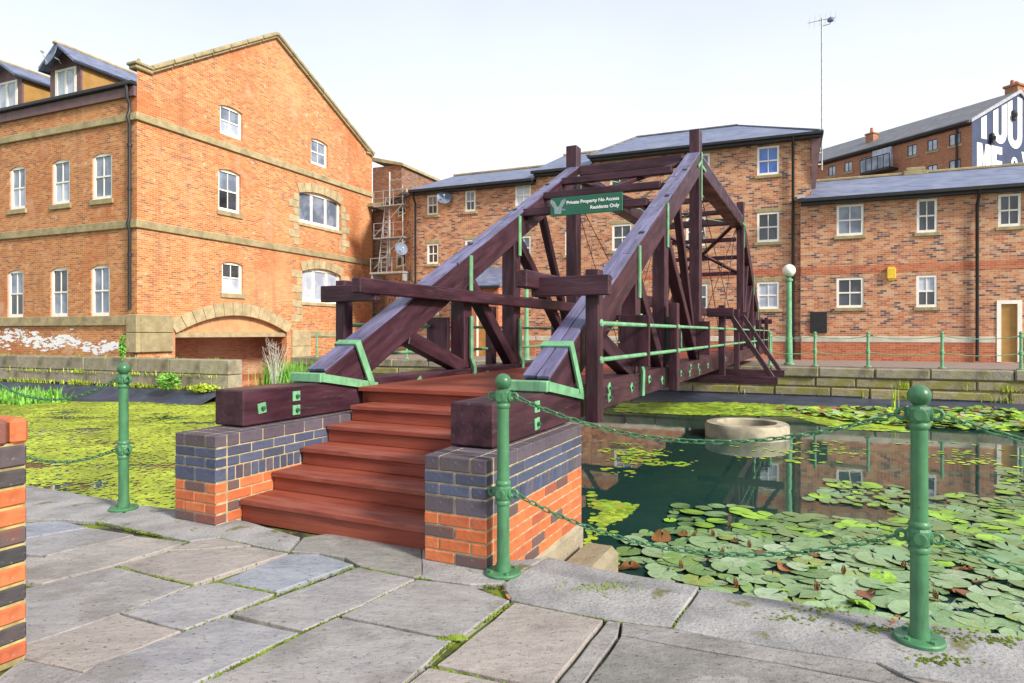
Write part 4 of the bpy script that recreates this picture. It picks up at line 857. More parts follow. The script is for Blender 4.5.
# ------------------------------------------------------------------ timber footbridge
BO = (-3.16, 4.6, 0)
br = thing('timber_footbridge', 'dark maroon timber truss footbridge with green iron straps and red-brown deck', 'bridge', B(-3.16, 4.6, 0), -TH)
def nb(): return MB(BO)
UL, UR, BWd = -4.267, -2.052, .325
VM = 14.95
def mir(v): return 2*VM-v
tz = lambda v: 1.07+(v-4.585)*.5062
dd = Vector((0, .8922, .4516)); dn = Vector((0, -.4516, .8922))
for u in (UL, UR):
    out = -1 if u == UL else 1                                       # outer side of this truss
    q = nb(); q.box(u-BWd/2, u+BWd/2, 3.66, 26.3, .66, .945, .012); q.build('main_beam', M['timber'], br)
    for far in (0, 1):
        fv = (lambda p: Vector((p[0], mir(p[1]), p[2]))) if far else (lambda p: Vector(p))
        DW = .22; uc = u+(BWd-DW)/2; a = Vector((uc, 4.585, 1.07)); b = Vector((uc, 11.42, tz(11.42)))
        q = nb(); q.beam(fv(a-dn*.20), fv(b-dn*.20), DW-.01, .34, up=(0, -dn.y if far else dn.y, dn.z), ch=.012); q.build('main_diagonal', M['timber'], br)
        cuts = [0, .31, .62, .83, 1.0]
        for side in (-1, 1):                                         # worn capping boards laid along the diagonal, blue sky sheen painted on
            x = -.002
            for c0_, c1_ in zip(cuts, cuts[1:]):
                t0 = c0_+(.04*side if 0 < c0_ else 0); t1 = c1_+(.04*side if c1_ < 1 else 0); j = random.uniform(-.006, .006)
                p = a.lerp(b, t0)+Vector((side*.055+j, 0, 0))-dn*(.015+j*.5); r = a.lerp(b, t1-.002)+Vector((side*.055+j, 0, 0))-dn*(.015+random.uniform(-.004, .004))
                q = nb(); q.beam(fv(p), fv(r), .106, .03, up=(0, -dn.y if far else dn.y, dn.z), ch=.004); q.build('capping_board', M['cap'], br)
        for v in (6.3, 7.6, 9.0, 10.3):                              # coach-bolt washers let into the capping
            c = a+dd*((v-4.585)/.8922)+Vector((.06*out, 0, 0)); q = nb(); q.beam(fv(c), fv(c+dn*.012), .06, .06, up=(1, 0, 0), ch=.0); q.build('bolt', M['black'], br)
        for v, w_, z1 in ((7.30, .20, None), (8.80, .22, None), (11.52, .26, 4.92)):
            q = nb(); zt = tz(v)-.37 if z1 is None else z1; p = [u-.05+.03*out, u+.13, v-w_/2, v+w_/2] if u == UL else [u-.02, u+.155, v-w_/2, v+w_/2]
            if far: p[2], p[3] = mir(v+w_/2), mir(v-w_/2)
            q.box(*p, .947, zt, .01); q.build('post' if z1 is None else 'king_post', M['timber'], br)
        for (va, za), (vb, zb), w_ in (((5.98, tz(5.98)-.42), (7.18, .97), .20), ((7.42, 2.06), (8.68, .98), .20), ((8.93, 2.80), (11.36, 1.0), .17), ((9.9, 3.36), (11.40, 1.02), .15)):
            q = nb(); ub = u+.06; q.beam(fv((ub, va, za)), fv((ub, vb, zb)), .15 if w_ > .16 else .11, w_*.85, up=(0, 1, 1), ch=.008); q.build('brace', M['timber'], br)
        # green iron straps
        sd = u+BWd/2+.002
        for v in (7.30, 8.80):
            q = nb(); q.obox(fv((sd+.006, v, tz(v)-.34)), (.008, 0, 0), (0, .038, 0), (0, 0, .30)); 
            q.build('iron_strap', M['green_pale'], br)
            q = nb(); q.tube([fv((sd+.01, v, 1.62)), fv((sd+.01, v, 1.08)), fv((sd+.03, v+.05, .96)), fv((sd+.02, v+.06, .68))], .03, 6); q.build('iron_strap', M['green_pale'], br)
        q = nb(); q.obox(fv((sd+.006, 11.52, 4.12)), (.008, 0, 0), (0, .03, 0), (0, 0, .42)); q.obox(fv((sd+.008, 11.35, 4.3)), (.008, 0, 0), *(lambda e, f: (e, f))(fv(Vector((0, dd.y*.2, 0)))*0+Vector((0, dd.y*.2*(-1 if far else 1), dd.z*.2)), Vector((0, dn.y*.025*(-1 if far else 1), dn.z*.025))))
        q.obox(fv((sd+.01, 11.72, 4.30)), (.008, 0, 0), (0, .22, 0), (0, 0, .025)); q.build('iron_strap', M['green_pale'], br)
        # toe strap: wraps the foot of the diagonal
        q = nb(); hw = BWd/2+.022
        q.box(u-hw, u+hw, *((4.50, 4.575) if not far else (mir(4.575), mir(4.50))), .95, 1.035, .008)
        for s2 in (-1, 1): q.beam(fv((u+s2*(hw+.004), 4.52, .995)), fv((u+s2*(hw+.004), 5.32, .86)), .016, .075, ch=.0)
        q.build('toe_strap', M['green_pale'], br)
        q = nb(); c = a+dd*.50; hd = DW/2+.014
        q.beam(fv(c+Vector((-hd-.01, 0, 0))+dn*.012), fv(c+Vector((hd+.01, 0, 0))+dn*.012), .085, .018, up=(0, -dn.y if far else dn.y, dn.z), ch=.0)
        for s2 in (-1, 1): q.beam(fv(c+Vector((s2*(hd+.003), 0, 0))+dn*.02), fv((uc+s2*(hd+.003)+(.018 if s2 > 0 else 0), 5.22, .90 if s2 > 0 else .947)), .018, .08, up=(1, 0, 0) if False else (0, 1, .4), ch=.0)
        q.build('toe_strap', M['green_pale'], br)
    q = nb(); q.box(u-BWd/2+.01, u+BWd/2-.01, 11.66, mir(11.66), 4.22, 4.50, .012); q.build('top_chord', M['timber'], br)
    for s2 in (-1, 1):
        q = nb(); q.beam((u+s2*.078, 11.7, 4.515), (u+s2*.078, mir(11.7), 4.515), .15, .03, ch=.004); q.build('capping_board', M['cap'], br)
    for a, b in (((11.6, 4.2), (18.2, 1.0)), ((18.3, 4.2), (11.7, 1.0)), ((11.62, 4.15), (14.95, .95)), ((18.28, 4.15), (14.95, .95))):
        q = nb(); q.tube([(u+out*.05*(1 if a[0] < 15 else -1), *a), (u+out*.05*(1 if a[0] < 15 else -1), *b)], .008, 6); q.build('tie_rod', M['timber'], br)
    # rails, rail posts, planks, handrail
    ur = u+out*.30
    for z in (1.485, 1.165):
        q = nb(); q.tube([(ur, 5.3, z), (ur, mir(5.3), z)], .021, 8); 
        if z > 1.4: q.tube([(ur, mir(5.3), 1.485), (ur+out*.1, mir(5.0), 1.45), (ur+out*.12, mir(4.95), 1.3), (ur+out*.12, mir(4.95), .4)], .021, 8)
        q.build('guard_rail', M['green_pale'], br, smooth=True)
    for v in (5.36, 8.7, 13.3, 15.75, mir(8.7), mir(5.36)):
        w_ = .15
        q = nb(); q.box(ur-.06 - out*.03, ur+.06 - out*.03, v-.07, v+.07, .63 if v not in (13.3, 15.75) else .45, 1.95 if v not in (8.7, mir(8.7)) else 1.80, .008); q.build('rail_post', M['timber'], br)
        for z in (1.485, 1.165):
            q = nb(); c = Vector((ur+out*.031, v, z)); q.tube([c, c+Vector((out*.014, 0, 0))], [.036, .03], 8); q.build('rail_socket', M['green_pale'], br)
        if v not in (8.7, mir(8.7)):
            near = v in (5.36, mir(5.36))
            a, b = ((u-out*.26, ur+out*.15) if near else (u+.0, ur+out*.2))
            q = nb(); q.box(min(a, b), max(a, b), v-.165 if v < VM else v+.075, v-.075 if v < VM else v+.165, 1.72, 1.89, .008); q.build('cross_rail', M['timber'], br)
        if v in (13.3, 15.75):
            q = nb(); q.box(min(u-out*.6, ur+out*1.0), max(u-out*.6, ur+out*1.0), v-.16, v-.08, .42, .57, .008); q.build('outrigger', M['timber'], br)
            q = nb(); q.beam((ur+out*.1, v-.03, 1.80), (ur+out*.93, v-.03, .5), .09, .11, up=(0, 1, 0)); q.build('outrigger_brace', M['timber'], br)
    for v in (7.2, 11.45, mir(11.45), mir(7.2)):
        a, b = sorted((u+out*.02, ur+out*.04)); q = nb(); q.box(a, b, v-.165, v-.105, 1.03, 1.60, .006); q.build('rail_plank', M['timber'], br)
    uh = u-out*.235
    q = nb(); q.box(uh-.055, uh+.055, 4.93, mir(4.93), 1.785, 1.935, .01); q.build('handrail', M['timber'], br)
    # bolts with square green washers
    face = u+BWd/2+.001
    bl = [(3.84, .79, .12), (4.22, .855, 0), (4.22, .735, 0)] if u == UL else [(4.34, .86, 0), (4.34, .735, .1)]
    bl += [(5.66, .79, .3), (6.12, .86, .5), (6.12, .77, .2), (6.95, .80, .6), (7.75, .84, .2), (8.45, .78, .7), (9.2, .84, .3), (9.5, .86, .4), (9.7, .80, .1), (10.4, .76, .3), (10.5, .86, .3), (11.2, .84, 0), (11.3, .74, .2), (12.2, .8, .4), (13.8, .8, 0), (14.6, .84, .3), (16.2, .8, .5)]
    for v, z, rot in bl:
        q = nb(); ca, sa = math.cos(rot), math.sin(rot); q.obox((face+.006, v, z), (.006, 0, 0), (0, .042*ca, .042*sa), (0, -.042*sa, .042*ca), .002)
        q.tube([(face+.012, v, z), (face+.034, v, z)], .017, 6, m=1); q.build('bolt', [M['green_pale'], M['green_dark']], br)
# cross members between the trusses
def across(v, z, w_, h, name='strut', mt='timber', slope=None):
    q = nb(); q.beam((UL+BWd/2-.01, v, z), (UR-BWd/2+.01, v, z), w_, h, up=(0, 0, 1) if slope is None else slope, ch=.008); return q.build(name, M[mt], br)
for far in (0, 1):
    g_ = (lambda v: mir(v)) if far else (lambda v: v)
    for v in (9.0, 9.8, 10.62): across(g_(v), tz(v)-.065, .12, .115)
    across(g_(11.5), 4.43, .16, .18)
    for s2 in (-1, 1):
        a = Vector((UL+.16 if s2 > 0 else UR-.16, g_(9.05), tz(9.05)-.16)); b = Vector((UR-.16 if s2 > 0 else UL+.16, g_(11.35), tz(11.35)-.2+s2*.05))
        q = nb(); q.beam(a, b, .09, .07, up=(0, -dn.y if far else dn.y, dn.z)); q.build('cross_brace', M['timber'], br)
for v in (13.2, 14.95, 16.7): across(v, 4.40, .12, .11)
for a, b in ((11.6, 14.9), (15.0, 18.3)):
    for s2 in (-1, 1):
        q = nb(); q.tube([(UL+.16 if s2 > 0 else UR-.16, a, 4.36+.02*s2), (UR-.16 if s2 > 0 else UL+.16, b, 4.36+.02*s2)], .012, 6); q.build('tie_rod', M['green_pale'], br)
for v in (5.6, 7.3, 8.8, 10.2, 11.5, 13.3, 15.75, 18.4, 21.1, 22.6, 24.6): across(v, .76, .16, .14, 'floor_joist')
pk = MB(); pk.box(-.945, .945, -.069, .069, -.022, .022, .004); pkm = pk.mesh('deck_plank', M['redwood'])
i = 0; v = 5.145
while v < 26.2: link('deck_plank', pkm, br, Vector((0, v-4.6, .854+random.uniform(-.0015, .0015)))); v += .144
for u, z0, z1 in ((-3.16, .70, .829),):
    q = nb(); q.box(-4.09, -2.23, 5.10, 5.13, .60, .829, .004); q.build('fascia_board', M['redwood'], br)
q = nb(); q.box(-4.05, -2.27, 5.6, 25.2, .62, .66); q.build('soffit_boards', M['timber'], br)
# ---- steps
st = thing('timber_steps', 'flight of red-brown timber steps with ribbed treads between the brick piers', 'steps', B(-3.085, 3.5, 0), -TH)
def ns(): return MB((-3.085, 3.5, 0))
zs = [.152, .297, .441, .586, .731, .876]
for i in range(5):
    v = 3.505+.314*i; z = zs[i]; zb = zs[i-1] if i else 0
    x0, x1 = -3.945, -2.225
    for k_, (a, b) in enumerate(((-.022, .148), (.154, .335))):
        q = MB((0, 0, 0)); q.box(0, x1-x0, 0, b-a, -.04, 0, .005); q.build('tread', M['tread' if k_ == 0 else 'redwood'], st, loc=Vector((x0+3.085, v+a-3.5, z)))
    q = ns(); q.box(x0+.002, x1-.002, v, v+.03, zb+.002 if i else -.02, z-.042, .003); q.build('riser', M['redwood'], st)
q = ns(); q.box(-4.0, -2.22, 5.075, 5.095, zs[4], .83, .003); q.build('riser', M['redwood'], st)
q = ns(); q.box(-4.09, -2.23, 5.03, 5.075, .832, .876, .005); q.build('nosing', M['redwood'], st)
ab = MB(); ab.prism([B(-3.95, 3.62, -1.85), B(-2.22, 3.62, -1.85), B(-2.22, 5.5, -1.85), B(-3.95, 5.5, -1.85)], (0, 0, 1.95)); tag(ab.build('abutment', M['brick_dark']), 'dark brick abutment hidden beneath the red-brown steps', 'abutment')
# ---- sign
sg = thing('bridge_sign', 'green sign board with white lettering on the lowest overhead rung', 'sign', B(-3.09, 8.905, 3.13), -TH)
q = MB(); q.box(-.55, .55, -.012, .012, 0, .27, .004); q.build('panel', M['green_dark'], sg)
def text(body, size, x, z, parent, align='RIGHT', mt='letter'):
    c = bpy.data.curves.new('lettering', 'FONT'); c.body = body; c.size = size; c.align_x = align; c.extrude = .002; c.offset = .0015
    o = bpy.data.objects.new('lettering', c); COL.objects.link(o); dg = bpy.context.evaluated_depsgraph_get(); me = bpy.data.meshes.new_from_object(o.evaluated_get(dg)); bpy.data.objects.remove(o)
    me.materials.clear(); me.materials.append(M[mt]); n = link('lettering', me, parent, Vector((x, -.0145, z)), (R(90), 0, 0)); return n
text('Private Property No Access', .070, .50, .160, sg); text('Residents Only', .070, .50, .062, sg)
q = MB()
for s2 in (-1, 1):
    q.prism([(-.43+s2*.02, -.0125, .03), (-.43+s2*.05, -.0125, .03), (-.43+s2*.065, -.0125, .12), (-.43+s2*.125, -.0125, .21), (-.43+s2*.115, -.0125, .25), (-.43+s2*.055, -.0125, .22), (-.43+s2*.01, -.0125, .13)], (0, -.003, 0))
q.prism([(-.45, -.0128, .03), (-.41, -.0128, .03), (-.39, -.0128, .10), (-.43, -.0128, .15), (-.47, -.0128, .10)], (0, -.003, 0)); q.box(-.37, -.31, -.0155, -.0125, .075, .085); q.box(-.36, -.33, -.0155, -.0125, .088, .10)
q.build('emblem', M['emblem'], sg)

# ------------------------------------------------------------------ bollards and chains
def make_bollard():
    t = thing('bollard', 'x', 'bollard')
    q = MB(); q.lathe([(0.0452, .018), (0.0435, .05), (0.0378, .07), (0.0361, .40), (0.0435, .405), (0.0461, .415), (0.0435, .425), (0.0396, .43), (0.0396, .512), (0.0435, .517), (0.0461, .527), (0.0435, .537), (0.0357, .545), (0.0344, .96), (0.0418, .968), (0.0444, .978), (0.0418, .988), (0.0365, .994), (0.0383, 1.0), (0.0400, 1.06), (0.0296, 1.068), (0.0226, 1.076)], 24); q.build('shaft', M['green'], t, smooth=True)
    for z0, z1 in ((.428, .514), (.994, 1.066)):
        q = MB(); q.lathe([(.0, z0), (.041, z0), (.049, z0+.013), (.049, z1-.013), (.041, z1), (0, z1)], 8); 
        for an in range(4):
            a = an*math.pi/2+math.pi/8*0; d = Vector((math.cos(a), math.sin(a), 0)); c = Vector((0, 0, (z0+z1)/2)); q.tube([c+d*.034, c+d*.050, c+d*.053], [.030, .030, .024], 14)
        q.build('collar', M['green'], t)
        for s2 in (-1, 1):
            q = MB(); q.tube([Vector((s2*(.049+.021+.021*math.cos(a)), 0, (z0+z1)/2+.021*math.sin(a))) for a in [6.2832*k/14 for k in range(15)]], .009, 6); q.build('chain_ring', M['green'], t, smooth=True)
    q = MB(); q.lathe([(0, 1.066)]+[(.049*math.sin(a), 1.115-.049*math.cos(a)) for a in [math.pi*(.12+.88*k/12) for k in range(13)]], 20); q.build('ball', M['green'], t, smooth=True)
    q = MB(); q.lathe([(0, -.002), (.104, -.002), (.106, .012), (.10, .019), (.0, .021)], 32); bp = q.build('base_plate', M['green'], t, smooth=True)
    for an in (.9, 2.3, 4.0, 5.4):
        q = MB(); c = Vector((.078*math.cos(an), .078*math.sin(an), .019)); q.tube([c, c+Vector((0, 0, .012))], .013, 6); q.build('bolt', M['green'], bp)
    return t
bp_ = [(.399, 3.45), (-1.672, 3.36), (-5.005, 3.285), (2.42, 3.50), (-7.02, 3.23)]
bl_ = ['green iron bollard on the right coping in front of the lily pads', 'green iron bollard before the right brick pier at the foot of the steps', 'green iron bollard on the left coping beside duckweed water', 'green iron bollard further right along the coping, past the lily pads', 'green iron bollard at far left along the coping']
b0_ = make_bollard(); bol = []
for i, ((u, v), lb) in enumerate(zip(bp_, bl_)):
    o = b0_ if i == 0 else copy_tree(b0_); o.location = B(u, v, .001); o.rotation_euler = (0, 0, -TH+random.uniform(-.05, .05)); o['label'] = lb; o['group'] = 'green chain bollards on the near bank'; bol.append(o)
lk = MB(); pth = []
for k_ in range(13):
    a = 6.2832*k_/12; x = .017*math.cos(a)+(.0105 if math.cos(a) > .01 else -.0105 if math.cos(a) < -.01 else 0); pth.append((x, .0115*math.sin(a), 0))
lk.tube(pth, .0042, 5, cap=False); lkm = lk.mesh('link', M['green'], smooth=True)
def chain(A, Bv, sag, label, pitch=.0425):
    A, Bv = Vector(A), Vector(Bv); t = thing('chain', label, 'chain', A, 0, 'green chains between the near bollards')
    N = 200; P = [A.lerp(Bv, i/N)-Vector((0, 0, sag*4*(i/N)*(1-i/N))) for i in range(N+1)]; acc = 0; nxt = pitch*.5; n = 0
    for a, b in zip(P, P[1:]):
        L = (b-a).length
        while acc+L >= nxt:
            p = a.lerp(b, (nxt-acc)/L); d = (b-a).normalized(); q = d.to_track_quat('X', 'Z')
            o = link('link', lkm, t, p-A); o.rotation_mode = 'QUATERNION'; o.rotation_quaternion = q @ Matrix.Rotation(R(45+90*(n % 2)+random.uniform(-14, 14)), 4, 'X').to_quaternion(); n += 1; nxt += pitch
        acc += L
def eye(i, s, z): u, v = bp_[i]; return B(u+s*.088, v+.0*s, z)
chain(eye(1, 1, 1.03), eye(0, -1, 1.03), .19, 'upper green chain between the steps bollard and the right bollard')
chain(eye(1, 1, .47), eye(0, -1, .47), .20, 'lower green chain between the steps bollard and the right bollard')
chain(eye(0, 1, 1.03), eye(3, -1, 1.03), .17, 'upper green chain running off right from the right bollard')
chain(eye(0, 1, .47), eye(3, -1, .47), .18, 'lower green chain running off right from the right bollard')
chain(eye(4, 1, 1.03), eye(2, -1, 1.03), .20, 'upper green chain running off left from the left bollard')
chain(eye(4, 1, .47), eye(2, -1, .47), .17, 'lower green chain running off left from the left bollard')
# far bank: slimmer copies with plain chains
q = MB(); q.lathe([(.11, 0), (.11, .03), (.045, .04), (.042, .42), (.06, .43), (.06, .52), (.042, .54), (.04, .93), (.058, .94), (.058, 1.0), (.03, 1.01), (.05, 1.04), (.052, 1.07), (.03, 1.1), (0, 1.11)], 12); fbm = q.mesh('bollard', M['green_pale'], smooth=True)
fx = [(on_face(E0+B2*.25, P2, px, 350)[0]) for px in (770, 815, 868, 942, 1021)]; fx += [fx[-1]+1.9*i for i in (1, 2, 3)]
fl_ = ['pale green bollard on the far quay left of the globe lamp', 'pale green bollard on the far quay before the black notice board', 'pale green bollard on the far quay below the four-pane ground-floor window', 'pale green bollard on the far quay left of the black downpipe', 'pale green bollard on the far quay in front of the ochre door']+['pale green bollard on the far quay out past the ochre door']*3
fl_ = fl_[:5]; fx = fx[:5]
fx += [fx[-1]+1.9]; fl_ += ['pale green bollard on the far quay just right of the ochre door']
fx = [fx[0]-x for x in (18.5, 16.2, 13.9, 11.6)]+fx
fl_ = ['pale green bollard on the far quay nearest the old warehouse', 'pale green bollard on the far quay under the lattice mast', 'pale green bollard on the far quay by the porch, left of its door', 'pale green bollard on the far quay by the porch, right of its door']+fl_
for x, lb in zip(fx, fl_): tag(link('bollard', fbm, None, E(x, .25, ZB)), lb, 'bollard', 'pale green bollards along the far quay')
for (a, b) in zip(fx, fx[1:]):
    if b-a > 4: continue
    for z in (.97, .47):
        q = MB(); q.tube([E(a, .25, ZB+z).lerp(E(b, .25, ZB+z), t/14)-Vector((0, 0, .09*4*(t/14)*(1-t/14))) for t in range(15)], .013, 5)
        tag(q.build('chain', M['green_pale']), 'thin %s chain hung rightwards from the %s' % ('upper' if z > .8 else 'lower', fl_[fx.index(a)].replace('pale green ', '').replace(' on the far quay', '').replace('four-pane ', '')), 'chain', 'chains along the far quay')
# globe lamps
def lamp(px, x=None, yoff=.9, label='', top=3.65):
    O = E0+B2*yoff; s, _ = on_face(O, P2, px, 350); t = thing('globe_lamp', label, 'street lamp', E(s, yoff, ZB), 0, 'globe lamps on the far bank')
    h = top-ZB-.5
    q = MB(); q.lathe([(.17, 0), (.17, .05), (.115, .07), (.105, .9), (.09, 1.0), (.085, h-.1), (.12, h-.08), (.12, h-.02), (.07, h), (.07, h+.06), (.14, h+.08), (.14, h+.1)], 16); q.build('post', M['green_pale'], t, smooth=True)
    q = MB(); q.lathe([(.21*math.sin(a), h+.27-.21*math.cos(a)) for a in [math.pi*(.17+.83*k_/14) for k_ in range(15)]], 20); q.build('globe', M['globe'], t, smooth=True)
lamp(789, label='pale green lamp post with an opal globe beside the tall block downpipe', top=3.72)
lamp(526.5, label='pale green lamp post with an opal globe behind the bridge truss', top=3.72)

# ------------------------------------------------------------------ aerials and dishes
def dish(par_loc, r, aim, label, cat='satellite dish', mt='dish'):
    t = thing('satellite_dish', label, cat, par_loc); aim = Vector(aim).normalized(); q_ = aim.to_track_quat('Z', 'Y')
    q = MB(); prof = [(r*k_/5, .18*r*(k_/5)**2) for k_ in range(6)]; q.lathe(prof+[(r, .18*r-.02), (r*.5, .02-.03), (0, -.03)], 18); o = q.build('reflector', M[mt], t, smooth=True); o.rotation_mode = 'QUATERNION'; o.rotation_quaternion = q_
    a = q_ @ Vector((0, -r*.9, .1*r)); b = q_ @ Vector((0, -.1*r, r*.95))
    q = MB(); q.tube([a, b], .014, 5); q.tube([b, b-(b.normalized()*.12)], .04, 8); q.tube([q_ @ Vector((0, 0, -.03)), q_ @ Vector((0, 0, -.22)), (q_ @ Vector((0, 0, -.22)))+Vector((0, .12, -.1))], .022, 6); q.build('feed_arm', M['steel'], t)
def at(px, py, Y): return Vector(((px-512)*Y/F, Y, H+(HZ-py)*Y/F))
ce = C+P2*(-dz(61, 60)[0]); dishp = ce+B2*.02+Vector((0, 0, dz(57, 59)[1]))
dish(ce-P2*.15-B2*.22+Vector((0, 0, dz(57, 59)[1])), .42, (-.55, -.75, .3), 'grey satellite dish on the gable of the larger left dormer')
s_, z_ = sx(446.5), zy(446.5, 199); dish(FO+FD*s_-B2*.25+Vector((0, 0, z_)), .36, (.1, -.9, .35), 'blue-grey satellite dish beside the top left window of the long range')
s_, z_ = sx(478), zy(478, 275); dish(FO+FD*s_-B2*.35+Vector((0, 0, z_)), .3, (-.3, -.9, .35), 'lower grey satellite dish just above the porch roof')
s_, z_ = sx(489), zy(489, 269); dish(FO+FD*s_-B2*.35+Vector((0, 0, z_)), .3, (-.3, -.9, .35), 'upper grey satellite dish to the right above the porch roof')
aer = C2; s_, _ = on_face(FO+B2*2.2, FD, 821.8, 170); pb = FO+B2*2.2+FD*s_; zt = H+(HZ-18)*pb.y/F; zb_ = H+(HZ-170)*pb.y/F
a_ = thing('tv_aerial', 'tall thin aerial pole on the gable end of the tall block', 'aerial', (pb.x, pb.y, zb_), -T2)
q = MB(); q.tube([(0, 0, 0), (0, 0, zt-zb_)], .035, 6); q.build('pole', M['steel'], a_)
q = MB(); Ht = zt-zb_
for i, z in enumerate((.25, .75, 1.25)): q.beam((-.55, -.0, z), (.04, -.0, z), .05, .05)
q.build('bracket', M['white'], a_)
q = MB(); q.tube([(-.55, 0, Ht-.12), (.55, .1, Ht-.02)], .016, 5)
for x in (-.5, -.3, -.1, .12, .3, .5): q.tube([(x, -.02, Ht-.32+x*.05), (x+.05, .05, Ht+.2+x*.05)], .010, 4)
q.tube([(0, 0, Ht-.35), (.3, .05, Ht-.3), (.42, .05, Ht-.12)], .018, 5); q.build('antenna', M['steel'], a_)
q = MB(); q.lathe([(0, 0), (.12, .04), (.14, .12), (.08, .2), (0, .2)], 10, (.34, .05, Ht-.22)); q.build('dome', M['dish'], a_)
mY = 33.5; mb_ = at(388, 272, mY)
lm_ = thing('lattice_mast', 'grey lattice aerial mast with yagi antenna standing on a bracket by the corner windows', 'aerial mast', mb_, -T2)
hz_ = at(388, 178, mY).z-mb_.z; q = MB()
for (x0, y0), (x1, y1) in (((-.62, 0), (-.12, 0)), ((-.1, 0), (.12, 0)), ((-.36, .5), (0, .2))): q.tube([(x0, y0, 0), (x1, y1, hz_*.8)], .03, 5)
n = 15
for i in range(n):
    t = i/n; t2 = (i+.5)/n; a = (-.62+.5*t, 0, hz_*.8*t); b = (-.1+.22*t, 0, hz_*.8*t); c = (-.62+.5*t2, 0, hz_*.8*t2); q.tube([a, b], .017, 4); q.tube([b, c], .014, 4)
    q.tube([a, (-.36+.36*t, .5-.3*t, hz_*.8*t)], .014, 4)
q.build('lattice', M['steel'], lm_)
for z in (hz_*.36, hz_*.7):
    q = MB(); q.box(-.7, 1.1, -.3, .6, z-.05, z, .0); 
    for x in (-.68, -.1, .5, 1.08): q.tube([(x, -.28, z), (x, -.28, z+.75)], .018, 4)
    q.tube([(-.68, -.28, z+.75), (1.08, -.28, z+.75)], .018, 4); q.tube([(-.68, -.28, z+.38), (1.08, -.28, z+.38)], .014, 4); q.tube([(-.68, -.28, z-1.6), (1.08, -.28, z)], .018, 4); q.build('platform', M['steel'], lm_)
q = MB(); q.tube([(.1, 0, .3), (.1, 0, hz_+.3)], .045, 6); q.tube([(.95, -.1, 1.2), (.95, -.1, hz_*.9)], .03, 6); q.tube([(.1, 0, hz_*.62), (.95, -.1, hz_*.62)], .025, 5); q.tube([(.1, 0, 1.6), (.95, -.1, 1.6)], .025, 5); q.build('pole', M['steel'], lm_)
q = MB()
for z in (hz_-.2, hz_-.7):
    q.tube([(.1, 0, z), (1.9, -.3, z+.1)], .02, 5)
    for x in (.4, .7, 1.0, 1.3, 1.6, 1.85): q.tube([(x, -.25-.05*x, z+.05), (x, .2-.15*x, z+.05)], .012, 4)
q.build('antenna', M['steel'], lm_)
q = MB(); q.box(-.9, 1.2, -.35, .7, -.12, -.02, .01); q.box(-.85, -.75, -.3, .7, -.5, -.12); q.box(1.05, 1.15, -.3, .7, -.5, -.12)
for x in (-.85, -.2, .45, 1.12): q.tube([(x, -.33, -.02), (x, -.33, .7)], .02, 4)
q.tube([(-.85, -.33, .7), (1.12, -.33, .7)], .02, 4); q.build('platform', M['steel'], lm_)
dish(at(401, 249, mY-.6), .34, (.5, -.85, .2), 'grey satellite dish hanging on the lattice mast')

# ------------------------------------------------------------------ in the water
Rc = at(746.5, 430, 13.5); Rc.z = ZW
q = MB(); q.lathe([(.82, -.5), (.832, .0), (.838, .235), (.80, .29), (.60, .30), (.575, .28), (.57, -.3)], 40); 
ring = q.build('concrete_ring', M['concrete'], None, smooth=True, loc=Rc); tag(ring, 'round pale concrete well ring standing in the pond', 'concrete ring')
# lily pads
def pad_mesh(seed, curl=0.):
    r = random.Random(seed); m = MB(); N = 22; gap = .28; vs = [Vector((0, 0, 0))]; 
    for ring_, rr in ((1, .55), (2, 1.0)):
        for k_ in range(N+1):
            a = gap/2+(6.2832-gap)*k_/N; w = 1+.03*math.sin(a*3+seed)+.02*r.uniform(-1, 1); z = (.0 if ring_ == 1 else .018+.022*math.sin(a*2+seed*1.7)+.012*r.uniform(-1, 1))
            p = Vector((rr*w*math.cos(a), rr*w*math.sin(a), z))
            if curl: p.z += curl*max(0., p.x-.1)**1.4*.75; p.x -= curl*.45*max(0, p.x-.1)**2
            vs.append(p)
    fs = []
    for k_ in range(N): fs += [(0, 1+k_, 2+k_), (1+k_, N+2+k_, N+3+k_, 2+k_)]
    n = len(vs); vs += [v_-Vector((0, 0, .02)) for v_ in vs]; fs += [tuple(reversed([i+n for i in f])) for f in fs]
    for k_ in range(N): fs.append((N+2+k_, n+N+2+k_, n+N+3+k_, N+3+k_))
    m.add(vs, fs); return m
padm = [pad_mesh(s).mesh('lily_pad', M['pad'], smooth=True) for s in range(6)]
curlm = [pad_mesh(20+s, .7+.35*s).mesh('lily_pad', M['pad_red'], smooth=True) for s in range(3)]+[pad_mesh(30, .8).mesh('lily_pad', M['pad_bright'], smooth=True)]
q = MB()
for k_ in range(7):
    a = 6.2832*k_/7; q.add([(.15*math.cos(a-.4), .15*math.sin(a-.4), 0), (.15*math.cos(a+.4), .15*math.sin(a+.4), 0), (.42*math.cos(a+.2), .42*math.sin(a+.2), .7), (.12*math.cos(a), .12*math.sin(a), 1.5)], [(0, 1, 2), (0, 2, 3)])
budm = q.mesh('lily_bud', M['pad_red'], fix=False)
def inpoly(x, y, P):
    c = False
    for (a, b), (d, e) in zip(P, P[1:]+P[:1]):
        if (b > y) != (e > y) and x < (d-a)*(y-b)/(e-b)+a: c = not c
    return c
def W2(px, py): g = G(px, py, ZW); return (g.x, g.y)
dense = [W2(*p) for p in ((612, 590), (640, 545), (664, 552), (672, 530), (735, 532), (760, 514), (820, 517), (880, 523), (930, 508), (990, 500), (1100, 490), (1250, 520), (1250, 640), (1000, 690), (700, 630), (640, 612))]
